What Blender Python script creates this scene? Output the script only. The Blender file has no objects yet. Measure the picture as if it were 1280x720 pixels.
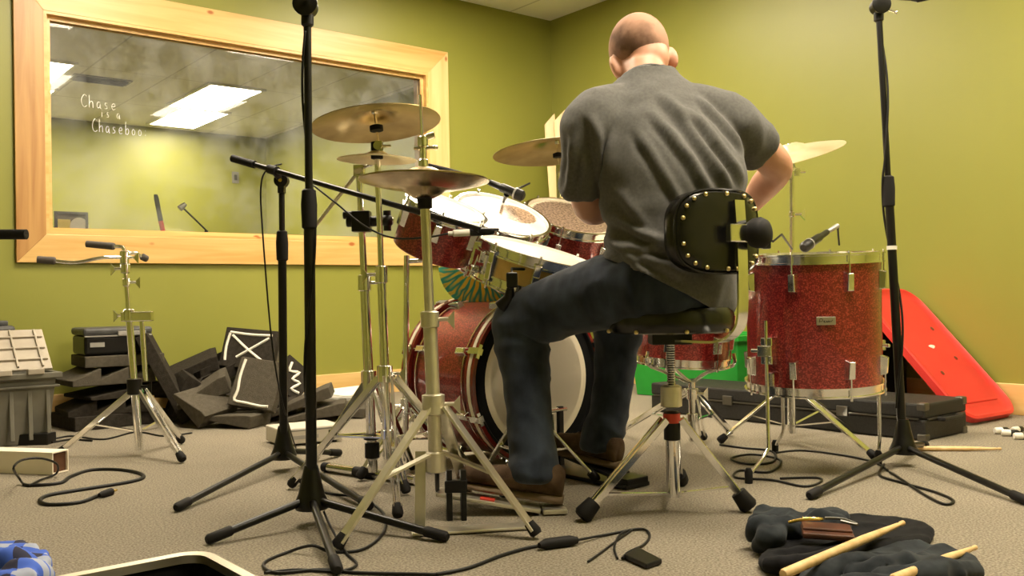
import bpy, bmesh, math, random
from mathutils import Vector, Matrix, noise, Euler
random.seed(7)
S = bpy.context.scene
COL = S.collection
PI = math.pi
# ------------------------------------------------------------------ camera, light level
FOC, PITCH, ROLL, YAW = 1160.66, 0.010408, -0.018929, 0.679205
CAM = Vector((-4.2187, -4.7528, 0.5475))
_fw = Vector((math.sin(YAW)*math.cos(PITCH), math.cos(YAW)*math.cos(PITCH), math.sin(PITCH)))
_r0 = Vector((math.cos(YAW), -math.sin(YAW), 0)); _u0 = _r0.cross(_fw)
_r = math.cos(ROLL)*_r0 + math.sin(ROLL)*_u0
_u = math.cos(ROLL)*_u0 - math.sin(ROLL)*_r0
cd = bpy.data.cameras.new('camera'); cam = bpy.data.objects.new('camera', cd); COL.objects.link(cam)
cd.sensor_width = 36; cd.lens = 36*FOC/1280; cd.clip_start = 0.02
cam.matrix_world = Matrix(((_r.x, _u.x, -_fw.x, CAM.x), (_r.y, _u.y, -_fw.y, CAM.y), (_r.z, _u.z, -_fw.z, CAM.z), (0, 0, 0, 1)))
S.camera = cam
S.view_settings.view_transform = 'Standard'; S.view_settings.look = 'None'
S.view_settings.gamma = 1; S.view_settings.use_curve_mapping = False
S.view_settings.exposure = 1.1
LAMP = 17.0            # radiance of the ceiling diffusers
LAMP_BOOTH = 14.0
LAMP_COL = (1.0, 0.87, 0.67)
wd = bpy.data.worlds.new('world'); S.world = wd; wd.use_nodes = True
wd.node_tree.nodes['Background'].inputs[0].default_value = (0.02, 0.02, 0.02, 1)

GR, GF = Vector((math.cos(YAW), -math.sin(YAW), 0)), Vector((math.sin(YAW), math.cos(YAW), 0))
def V(a, d, z):                      # floor frame seen from the tripod: a across, d away, z up
    return Vector((CAM.x, CAM.y, 0)) + GR*a + GF*d + Vector((0, 0, z))
def ray(x, y): return _fw*FOC + _r*(x-640) + _u*(360-y)
def F(x, y, z=0.0):
    d = ray(x, y); return CAM + d*((z-CAM.z)/d.z)
def D(x, y, dep): return CAM + ray(x, y)*(dep/FOC)
def onwall(x, y, ax, val=0.0):
    d = ray(x, y); return CAM + d*((val-CAM[ax])/d[ax])
UP = Vector((0, 0, 1))

# ------------------------------------------------------------------ materials
def _new(name):
    m = bpy.data.materials.new(name); m.use_nodes = True
    nt = m.node_tree; return m, nt, nt.nodes['Principled BSDF']
def mk(name, c, rough=0.5, metal=0.0, coat=0.0, emit=0.0, spec=0.5, sheen=0.0):
    m, nt, b = _new(name)
    b.inputs['Base Color'].default_value = (*c, 1); b.inputs['Roughness'].default_value = rough
    b.inputs['Metallic'].default_value = metal; b.inputs['Coat Weight'].default_value = coat
    b.inputs['Specular IOR Level'].default_value = spec; b.inputs['Sheen Weight'].default_value = sheen
    if emit:
        b.inputs['Emission Color'].default_value = (*c, 1); b.inputs['Emission Strength'].default_value = emit
    return m
def mkn(name, c1, c2, scale, rough=0.5, metal=0.0, bump=0.0, stretch=(1, 1, 1), detail=4, lo=.35, hi=.65, coat=0.0, spec=0.5, bscale=None, sheen=0.0, rot=(0, 0, 0)):
    m, nt, b = _new(name); N, L = nt.nodes, nt.links
    tc = N.new('ShaderNodeTexCoord'); mp = N.new('ShaderNodeMapping'); mp.inputs['Scale'].default_value = stretch
    mp.inputs['Rotation'].default_value = rot
    L.new(tc.outputs['Object'], mp.inputs['Vector'])
    nz = N.new('ShaderNodeTexNoise'); nz.inputs['Scale'].default_value = scale; nz.inputs['Detail'].default_value = detail
    L.new(mp.outputs[0], nz.inputs['Vector'])
    rp = N.new('ShaderNodeValToRGB'); rp.color_ramp.elements[0].position = lo; rp.color_ramp.elements[1].position = hi
    rp.color_ramp.elements[0].color = (*c1, 1); rp.color_ramp.elements[1].color = (*c2, 1)
    L.new(nz.outputs[0], rp.inputs[0]); L.new(rp.outputs[0], b.inputs['Base Color'])
    b.inputs['Roughness'].default_value = rough; b.inputs['Metallic'].default_value = metal
    b.inputs['Coat Weight'].default_value = coat; b.inputs['Specular IOR Level'].default_value = spec
    b.inputs['Sheen Weight'].default_value = sheen
    if bump:
        n2 = nz
        if bscale:
            n2 = N.new('ShaderNodeTexNoise'); n2.inputs['Scale'].default_value = bscale; n2.inputs['Detail'].default_value = 3
            L.new(mp.outputs[0], n2.inputs['Vector'])
        bp = N.new('ShaderNodeBump'); bp.inputs['Strength'].default_value = bump; bp.inputs['Distance'].default_value = 0.01
        L.new(n2.outputs[0], bp.inputs['Height']); L.new(bp.outputs[0], b.inputs['Normal'])
    return m
def mk_pine(name, axis, c1=(.80, .50, .17), c2=(.90, .66, .30), seed=0):
    m, nt, b = _new(name); N, L = nt.nodes, nt.links
    tc = N.new('ShaderNodeTexCoord'); mp = N.new('ShaderNodeMapping')
    st = [14, 14, 14]; st[axis] = .9; mp.inputs['Scale'].default_value = st; mp.inputs['Location'].default_value = (seed, seed, seed)
    L.new(tc.outputs['Object'], mp.inputs['Vector'])
    nz = N.new('ShaderNodeTexNoise'); nz.inputs['Scale'].default_value = 1.6; nz.inputs['Detail'].default_value = 5; nz.inputs['Distortion'].default_value = .6
    L.new(mp.outputs[0], nz.inputs['Vector'])
    rp = N.new('ShaderNodeValToRGB'); rp.color_ramp.elements[0].position = .3; rp.color_ramp.elements[1].position = .62
    rp.color_ramp.elements[0].color = (*c1, 1); rp.color_ramp.elements[1].color = (*c2, 1)
    L.new(nz.outputs[0], rp.inputs[0])
    mp2 = N.new('ShaderNodeMapping'); s2 = [7, .05, 7] if axis != 1 else [.05, 7, 7]; s2[axis] = 4.0; mp2.inputs['Scale'].default_value = s2; mp2.inputs['Location'].default_value = (seed*3+.3, .2, seed+.1)
    L.new(tc.outputs['Object'], mp2.inputs['Vector'])
    vo = N.new('ShaderNodeTexVoronoi'); vo.inputs['Scale'].default_value = 1.0; L.new(mp2.outputs[0], vo.inputs['Vector'])
    r2 = N.new('ShaderNodeValToRGB'); r2.color_ramp.elements[0].position = .055; r2.color_ramp.elements[1].position = .10
    r2.color_ramp.elements[0].color = (1, 1, 1, 1); r2.color_ramp.elements[1].color = (0, 0, 0, 1)
    L.new(vo.outputs['Distance'], r2.inputs[0])
    mx = N.new('ShaderNodeMixRGB'); mx.inputs[2].default_value = (.42, .13, .03, 1)
    L.new(r2.outputs[0], mx.inputs[0]); L.new(rp.outputs[0], mx.inputs[1]); L.new(mx.outputs[0], b.inputs['Base Color'])
    b.inputs['Roughness'].default_value = .38
    return m
def mk_sparkle(name, base=(.17, .009, .008), fleck=(.48, .055, .04)):
    m, nt, b = _new(name); N, L = nt.nodes, nt.links
    tc = N.new('ShaderNodeTexCoord')
    vo = N.new('ShaderNodeTexVoronoi'); vo.inputs['Scale'].default_value = 330; L.new(tc.outputs['Object'], vo.inputs['Vector'])
    sx = N.new('ShaderNodeSeparateXYZ'); L.new(vo.outputs['Color'], sx.inputs[0])
    rp = N.new('ShaderNodeValToRGB'); e = rp.color_ramp.elements
    e[0].position = .45; e[0].color = (*base, 1); e[1].position = 1.0; e[1].color = (*fleck, 1)
    L.new(sx.outputs[0], rp.inputs[0]); L.new(rp.outputs[0], b.inputs['Base Color'])
    b.inputs['Metallic'].default_value = .35; b.inputs['Roughness'].default_value = .34; b.inputs['Coat Weight'].default_value = .9
    b.inputs['Coat Roughness'].default_value = .06
    return m
def mk_cymbal(name, c1, c2, rough=.3):
    m, nt, b = _new(name); N, L = nt.nodes, nt.links
    tc = N.new('ShaderNodeTexCoord')
    nz = N.new('ShaderNodeTexNoise'); nz.inputs['Scale'].default_value = 9; nz.inputs['Detail'].default_value = 6
    L.new(tc.outputs['Object'], nz.inputs['Vector'])
    rp = N.new('ShaderNodeValToRGB'); rp.color_ramp.elements[0].position = .35; rp.color_ramp.elements[1].position = .7
    rp.color_ramp.elements[0].color = (*c1, 1); rp.color_ramp.elements[1].color = (*c2, 1)
    L.new(nz.outputs[0], rp.inputs[0]); L.new(rp.outputs[0], b.inputs['Base Color'])
    b.inputs['Metallic'].default_value = 1.0; b.inputs['Roughness'].default_value = rough
    return m
def mk_carpet():
    m, nt, b = _new('carpet'); N, L = nt.nodes, nt.links
    tc = N.new('ShaderNodeTexCoord')
    n1 = N.new('ShaderNodeTexNoise'); n1.inputs['Scale'].default_value = 190; n1.inputs['Detail'].default_value = 4
    n2 = N.new('ShaderNodeTexNoise'); n2.inputs['Scale'].default_value = 2.2; n2.inputs['Detail'].default_value = 3
    for n in (n1, n2): L.new(tc.outputs['Object'], n.inputs['Vector'])
    rp = N.new('ShaderNodeValToRGB'); rp.color_ramp.elements[0].position = .36; rp.color_ramp.elements[1].position = .64
    rp.color_ramp.elements[0].color = (.165, .143, .108, 1); rp.color_ramp.elements[1].color = (.345, .303, .233, 1)
    L.new(n1.outputs[0], rp.inputs[0])
    r2 = N.new('ShaderNodeValToRGB'); r2.color_ramp.elements[0].position = .3; r2.color_ramp.elements[1].position = .7
    r2.color_ramp.elements[0].color = (.84, .84, .84, 1); r2.color_ramp.elements[1].color = (1, 1, 1, 1)
    L.new(n2.outputs[0], r2.inputs[0])
    mx = N.new('ShaderNodeMixRGB'); mx.blend_type = 'MULTIPLY'; mx.inputs[0].default_value = 1
    L.new(rp.outputs[0], mx.inputs[1]); L.new(r2.outputs[0], mx.inputs[2]); L.new(mx.outputs[0], b.inputs['Base Color'])
    bp = N.new('ShaderNodeBump'); bp.inputs['Strength'].default_value = .5; bp.inputs['Distance'].default_value = .006
    L.new(n1.outputs[0], bp.inputs['Height']); L.new(bp.outputs[0], b.inputs['Normal'])
    b.inputs['Roughness'].default_value = .95; b.inputs['Specular IOR Level'].default_value = .1
    return m
def mk_ceiling():
    m, nt, b = _new('ceiling_tiles'); N, L = nt.nodes, nt.links
    tc = N.new('ShaderNodeTexCoord'); sp = N.new('ShaderNodeSeparateXYZ'); L.new(tc.outputs['Object'], sp.inputs[0])
    acc = None
    for k, per, off in ((0, .61, .36), (1, 1.22, .62)):
        a = N.new('ShaderNodeMath'); a.operation = 'ADD'; a.inputs[1].default_value = off + per*40; L.new(sp.outputs[k], a.inputs[0])
        d = N.new('ShaderNodeMath'); d.operation = 'DIVIDE'; d.inputs[1].default_value = per; L.new(a.outputs[0], d.inputs[0])
        f = N.new('ShaderNodeMath'); f.operation = 'FRACT'; L.new(d.outputs[0], f.inputs[0])
        l = N.new('ShaderNodeMath'); l.operation = 'LESS_THAN'; l.inputs[1].default_value = .016/per; L.new(f.outputs[0], l.inputs[0])
        if acc is None: acc = l
        else:
            mxx = N.new('ShaderNodeMath'); mxx.operation = 'MAXIMUM'; L.new(acc.outputs[0], mxx.inputs[0]); L.new(l.outputs[0], mxx.inputs[1]); acc = mxx
    mx = N.new('ShaderNodeMixRGB'); mx.inputs[1].default_value = (.80, .78, .72, 1); mx.inputs[2].default_value = (.56, .54, .49, 1)
    L.new(acc.outputs[0], mx.inputs[0]); L.new(mx.outputs[0], b.inputs['Base Color'])
    b.inputs['Roughness'].default_value = .9
    return m
def mk_glass():
    m = bpy.data.materials.new('window_glass'); m.use_nodes = True; nt = m.node_tree; N, L = nt.nodes, nt.links
    for n in list(N): N.remove(n)
    out = N.new('ShaderNodeOutputMaterial'); tr = N.new('ShaderNodeBsdfTransparent'); gl = N.new('ShaderNodeBsdfGlossy'); di = N.new('ShaderNodeBsdfDiffuse')
    tr.inputs[0].default_value = (.93, .95, .92, 1); gl.inputs['Roughness'].default_value = .015
    di.inputs[0].default_value = (.75, .78, .80, 1)
    tc = N.new('ShaderNodeTexCoord'); nz = N.new('ShaderNodeTexNoise'); nz.inputs['Scale'].default_value = 3.2; nz.inputs['Detail'].default_value = 7; nz.inputs['Roughness'].default_value = .7
    L.new(tc.outputs['Object'], nz.inputs['Vector'])
    rp = N.new('ShaderNodeValToRGB'); rp.color_ramp.elements[0].position = .40; rp.color_ramp.elements[1].position = .88
    rp.color_ramp.elements[0].color = (.02, .02, .02, 1); rp.color_ramp.elements[1].color = (.34, .34, .34, 1)
    L.new(nz.outputs[0], rp.inputs[0])
    fr = N.new('ShaderNodeFresnel'); fr.inputs[0].default_value = 1.5
    m1 = N.new('ShaderNodeMixShader'); L.new(fr.outputs[0], m1.inputs[0]); L.new(tr.outputs[0], m1.inputs[1]); L.new(gl.outputs[0], m1.inputs[2])
    m2 = N.new('ShaderNodeMixShader'); L.new(rp.outputs[0], m2.inputs[0]); L.new(m1.outputs[0], m2.inputs[1]); L.new(di.outputs[0], m2.inputs[2])
    L.new(m2.outputs[0], out.inputs[0])
    return m
def mk_plaid():
    m, nt, b = _new('plaid_flannel'); N, L = nt.nodes, nt.links
    tc = N.new('ShaderNodeTexCoord'); mp = N.new('ShaderNodeMapping'); mp.inputs['Rotation'].default_value = (.3, .2, .6); L.new(tc.outputs['Object'], mp.inputs[0])
    sp = N.new('ShaderNodeSeparateXYZ'); L.new(mp.outputs[0], sp.inputs[0])
    s = []
    for k in (0, 1):
        a = N.new('ShaderNodeMath'); a.operation = 'MULTIPLY'; a.inputs[1].default_value = 17; L.new(sp.outputs[k], a.inputs[0])
        f = N.new('ShaderNodeMath'); f.operation = 'FRACT'; L.new(a.outputs[0], f.inputs[0])
        r = N.new('ShaderNodeMath'); r.operation = 'GREATER_THAN'; r.inputs[1].default_value = .5; L.new(f.outputs[0], r.inputs[0]); s.append(r)
    ad = N.new('ShaderNodeMath'); ad.operation = 'ADD'; L.new(s[0].outputs[0], ad.inputs[0]); L.new(s[1].outputs[0], ad.inputs[1])
    dv = N.new('ShaderNodeMath'); dv.operation = 'MULTIPLY'; dv.inputs[1].default_value = .5; L.new(ad.outputs[0], dv.inputs[0])
    rp = N.new('ShaderNodeValToRGB'); e = rp.color_ramp.elements; rp.color_ramp.interpolation = 'CONSTANT'
    e[0].position = 0; e[0].color = (.34, .38, .50, 1); e[1].position = .75; e[1].color = (.02, .02, .05, 1)
    k = e.new(.25); k.color = (.05, .12, .55, 1)
    L.new(dv.outputs[0], rp.inputs[0]); L.new(rp.outputs[0], b.inputs['Base Color']); b.inputs['Roughness'].default_value = .9
    return m
def mk_tiedye():                       # stripes running out from the middle of the disc, teal ring and yellow ring
    m, nt, b = _new('tie_dye'); N, L = nt.nodes, nt.links
    tc = N.new('ShaderNodeTexCoord'); sp = N.new('ShaderNodeSeparateXYZ'); L.new(tc.outputs['Object'], sp.inputs[0])
    at = N.new('ShaderNodeMath'); at.operation = 'ARCTAN2'; L.new(sp.outputs[2], at.inputs[0]); L.new(sp.outputs[0], at.inputs[1])
    ml = N.new('ShaderNodeMath'); ml.operation = 'MULTIPLY'; ml.inputs[1].default_value = 24; L.new(at.outputs[0], ml.inputs[0])
    nz = N.new('ShaderNodeTexNoise'); nz.inputs['Scale'].default_value = 14; L.new(tc.outputs['Object'], nz.inputs['Vector'])
    n5 = N.new('ShaderNodeMath'); n5.operation = 'MULTIPLY_ADD'; n5.inputs[1].default_value = 9; L.new(nz.outputs[0], n5.inputs[0]); L.new(ml.outputs[0], n5.inputs[2])
    sn = N.new('ShaderNodeMath'); sn.operation = 'SINE'; L.new(n5.outputs[0], sn.inputs[0])
    ln = N.new('ShaderNodeVectorMath'); ln.operation = 'LENGTH'; L.new(tc.outputs['Object'], ln.inputs[0])
    s2 = N.new('ShaderNodeMath'); s2.operation = 'MULTIPLY_ADD'; s2.inputs[1].default_value = .035; L.new(sn.outputs[0], s2.inputs[0]); L.new(ln.outputs['Value'], s2.inputs[2])
    rp = N.new('ShaderNodeValToRGB'); e = rp.color_ramp.elements
    e[0].position = .0; e[0].color = (.75, .55, .05, 1); e[1].position = .20; e[1].color = (.02, .28, .14, 1)
    for p_, c_ in ((.07, (.78, .60, .06)), (.10, (.05, .38, .26)), (.13, (.03, .33, .25)), (.155, (.80, .62, .06))):
        k = e.new(p_); k.color = (*c_, 1)
    L.new(s2.outputs[0], rp.inputs[0]); L.new(rp.outputs[0], b.inputs['Base Color']); b.inputs['Roughness'].default_value = .8
    return m
def mk_head(name, c1, c2, dark, lo, hi, cx, cy, rad, rough=.16):   # drum film; the patch on toms paints in a ceiling light's reflection
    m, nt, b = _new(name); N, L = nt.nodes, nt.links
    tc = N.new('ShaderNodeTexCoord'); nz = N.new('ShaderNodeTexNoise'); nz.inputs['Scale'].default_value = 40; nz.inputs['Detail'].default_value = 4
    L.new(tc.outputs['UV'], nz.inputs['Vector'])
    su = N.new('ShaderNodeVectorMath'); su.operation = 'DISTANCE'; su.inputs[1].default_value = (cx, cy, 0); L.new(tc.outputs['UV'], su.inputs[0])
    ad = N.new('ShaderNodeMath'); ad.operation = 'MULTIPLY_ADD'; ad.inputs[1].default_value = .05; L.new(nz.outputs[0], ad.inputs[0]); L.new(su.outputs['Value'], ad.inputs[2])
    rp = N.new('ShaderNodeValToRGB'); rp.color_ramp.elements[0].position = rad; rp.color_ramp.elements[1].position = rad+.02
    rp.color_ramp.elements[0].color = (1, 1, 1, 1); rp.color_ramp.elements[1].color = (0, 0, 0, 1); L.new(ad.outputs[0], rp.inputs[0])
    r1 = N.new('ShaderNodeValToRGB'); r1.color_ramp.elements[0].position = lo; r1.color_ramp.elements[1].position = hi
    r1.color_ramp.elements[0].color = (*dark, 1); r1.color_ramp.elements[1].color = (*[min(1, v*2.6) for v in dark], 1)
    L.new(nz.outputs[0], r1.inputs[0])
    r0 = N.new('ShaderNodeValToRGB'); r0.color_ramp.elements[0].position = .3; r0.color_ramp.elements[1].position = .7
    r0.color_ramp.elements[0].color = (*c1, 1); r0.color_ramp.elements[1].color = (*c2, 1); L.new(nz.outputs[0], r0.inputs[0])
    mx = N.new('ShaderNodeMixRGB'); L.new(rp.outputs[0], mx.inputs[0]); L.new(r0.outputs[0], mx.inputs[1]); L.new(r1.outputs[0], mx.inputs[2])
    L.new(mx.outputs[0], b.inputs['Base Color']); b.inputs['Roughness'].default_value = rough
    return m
M = dict(
    wall=mkn('olive_wall_paint', (.248, .250, .042), (.268, .268, .049), 1.3, rough=.42, bump=.04, bscale=220),
    carpet=mk_carpet(), ceiling=mk_ceiling(), glass=mk_glass(),
    pine_x=mk_pine('pine_along', 0, c1=(.60, .34, .10), c2=(.72, .47, .18), seed=1.3), pine_z=mk_pine('pine_upright', 2, c1=(.36, .17, .05), c2=(.51, .285, .098), seed=2.1),
    pine_base=mk_pine('pine_baseboard_along', 0, c1=(.66, .40, .13), c2=(.76, .52, .22), seed=4.4), pine_side=mk_pine('pine_baseboard_side', 1, c1=(.66, .40, .13), c2=(.76, .52, .22), seed=5.2),
    pine_pale=mk_pine('pine_pale', 2, c1=(.66, .45, .18), c2=(.76, .56, .27), seed=3.7),
    white_ink=mk('white_marker', (.85, .85, .85), .8), white_metal=mk('white_enamel', (.8, .8, .78), .4),
    lamp=mk('lamp_diffuser', LAMP_COL, .5, emit=LAMP), lamp_booth=mk('booth_lamp_diffuser', LAMP_COL, .5, emit=LAMP_BOOTH),
    chrome=mkn('chrome', (.80, .80, .79), (.93, .93, .92), 18, rough=.13, metal=1.0),
    nickel=mkn('satin_nickel', (.66, .62, .50), (.78, .74, .62), 14, rough=.36, metal=.85),
    black=mk('black_enamel', (.005, .0045, .004), .36, spec=.35), rubber=mk('black_rubber', (.007, .006, .006), .7, spec=.3),
    greyrub=mk('grey_rubber', (.075, .062, .055), .8), matte=mk('matte_black', (.004, .004, .004), .9, spec=.2),
    red=mk_sparkle('red_sparkle_wrap'), redhoop=mk('red_lacquer_hoop', (.17, .012, .008), .22, coat=.6),
    maple=mk_pine('maple_shell', 0, c1=(.74, .46, .13), c2=(.84, .57, .20), seed=9.0),
    whitehead=mk_head('white_coated_film', (.80, .76, .66), (.88, .84, .75), (.30, .22, .15), .3, .7, 9, 9, .1, .3),
    tomhead=mk_head('white_reflection_tom_film', (.86, .82, .74), (.92, .89, .82), (.22, .15, .10), .35, .65, .30, .46, .24, .2),  # white paints the ceiling panel's reflection, brown patch the part without it
    clearhead=mk_head('clear_film', (.56, .49, .38), (.66, .59, .47), (.30, .22, .15), .3, .7, 9, 9, .1, .2),
    darkhead=mk_head('dark_reflection_tom_film', (.62, .52, .38), (.75, .66, .50), (.12, .085, .062), .35, .65, .5, .5, .455, .2),  # dark mottle is a reflection painted into the film colour
    basshead=mk_head('bass_film', (.60, .48, .31), (.68, .55, .37), (.40, .30, .18), .3, .7, 9, 9, .1, .42),
    cream=mk('cream_ring', (.74, .66, .50), .4),
    brass=mk_cymbal('bronze_cymbal', (.30, .22, .085), (.50, .39, .18), .33),
    brass2=mk_cymbal('bright_bronze_cymbal', (.78, .66, .40), (.95, .86, .62), .5),
    brass3=mk_cymbal('dull_bronze_hats', (.40, .30, .17), (.62, .50, .32), .26),
    foam=mkn('charcoal_foam', (.030, .025, .020), (.044, .038, .030), 60, rough=.95, bump=.5, bscale=300, spec=.1),
    foam2=mkn('grey_foam', (.082, .071, .054), (.105, .092, .071), 60, rough=.95, bump=.5, bscale=300, spec=.1),
    foam3=mkn('pale_grey_foam', (.30, .29, .26), (.45, .43, .39), 30, rough=.95, bump=.3, bscale=300, spec=.1),
    glue=mk('dried_white_glue', (.80, .77, .68), .6), paper=mkn('paper', (.80, .77, .70), (.86, .84, .78), 5, rough=.8),
    tote=mkn('grey_tote_plastic', (.10, .094, .072), (.155, .146, .115), 7, rough=.55), totelid=mkn('pale_tote_lid', (.33, .285, .225), (.41, .36, .29), 9, rough=.5),
    darkplastic=mkn('charcoal_plastic', (.045, .045, .046), (.075, .075, .076), 20, rough=.5), silver=mk('silver_plastic', (.38, .37, .35), .35, metal=.4),
    green=mkn('green_plastic', (.012, .28, .03), (.018, .34, .04), 6, rough=.4), redlid=mkn('red_plastic', (.62, .030, .024), (.70, .042, .032), 5, rough=.42),
    tolex=mkn('black_tolex', (.005, .0045, .004), (.014, .012, .010), 120, rough=.55, bump=.4, bscale=400), steel=mk('corner_steel', (.17, .165, .15), .4, metal=1.0),
    shirt=mkn('grey_cotton', (.098, .096, .092), (.122, .119, .113), 130, rough=.92, bump=.15, bscale=700, spec=.15, sheen=.12),
    jeans=mkn('dark_denim', (.013, .017, .028), (.044, .057, .084), 16, rough=.85, bump=.15, bscale=600, spec=.15, detail=7, lo=.30, hi=.72, stretch=(1, 1, .6), sheen=.15),
    skin=mkn('skin', (.55, .27, .175), (.64, .34, .23), 14, rough=.5, detail=5), hair=mkn('cropped_hair', (.16, .09, .058), (.42, .24, .165), 12, rough=.8, spec=.2, detail=7, lo=.36, hi=.60),
    suede=mkn('brown_suede', (.045, .026, .015), (.115, .074, .046), 18, rough=.9, bump=.2, bscale=300, spec=.15), sole=mk('tan_sole', (.13, .085, .045), .8),
    leather=mkn('black_vinyl', (.004, .004, .0035), (.010, .009, .008), 30, rough=.26), stud=mk('brass_stud', (.75, .60, .28), .3, metal=1.0),
    redtape=mk('red_tape', (.55, .05, .03), .5), cable=mk('black_cable', (.006, .0055, .005), .5, spec=.35), gold=mk('gold_plug', (.80, .58, .20), .25, metal=1.0),
    stick=mkn('hickory_stick', (.62, .40, .17), (.78, .55, .28), 10, rough=.5, stretch=(3, 3, 3)),
    cloth=mkn('black_cloth', (.006, .006, .007), (.013, .013, .015), 40, rough=.95, spec=.1, sheen=.05), navy=mkn('faded_black_denim', (.014, .017, .021), (.034, .040, .046), 25, rough=.95, spec=.1, sheen=.06),
    brownleather=mkn('brown_leather', (.05, .018, .010), (.11, .042, .024), 16, rough=.35), plaid=mk_plaid(), tiedye=mk_tiedye(),
    toolred=mk('red_grip', (.80, .06, .02), .5), toolblack=mk('dark_grip', (.03, .035, .02), .6), cardyellow=mk('yellow_card', (.90, .70, .18), .6),
    cardwhite=mk('white_card', (.75, .72, .64), .6), grey=mk('grey_plastic', (.22, .21, .19), .5), badge=mk('badge_metal', (.50, .46, .38), .35, metal=.9), badgeink=mk('badge_ink', (.02, .015, .012), .6),
    tube=mkn('white_card_tube', (.80, .72, .58), (.87, .80, .67), 7, rough=.75), tube_shade=mk('shaded_tube_inside', (.10, .04, .015), .9), blue=mk('blue_plug', (.03, .03, .55), .5),
    mic=mk('mic_grille', (.018, .017, .016), .45, metal=.6), boxcream=mk('cream_case', (.58, .54, .46), .5), rim=mk('case_aluminium', (.55, .50, .40), .32, metal=.9), desk=mk('desk_top', (.20, .14, .08), .5),
)

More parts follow.
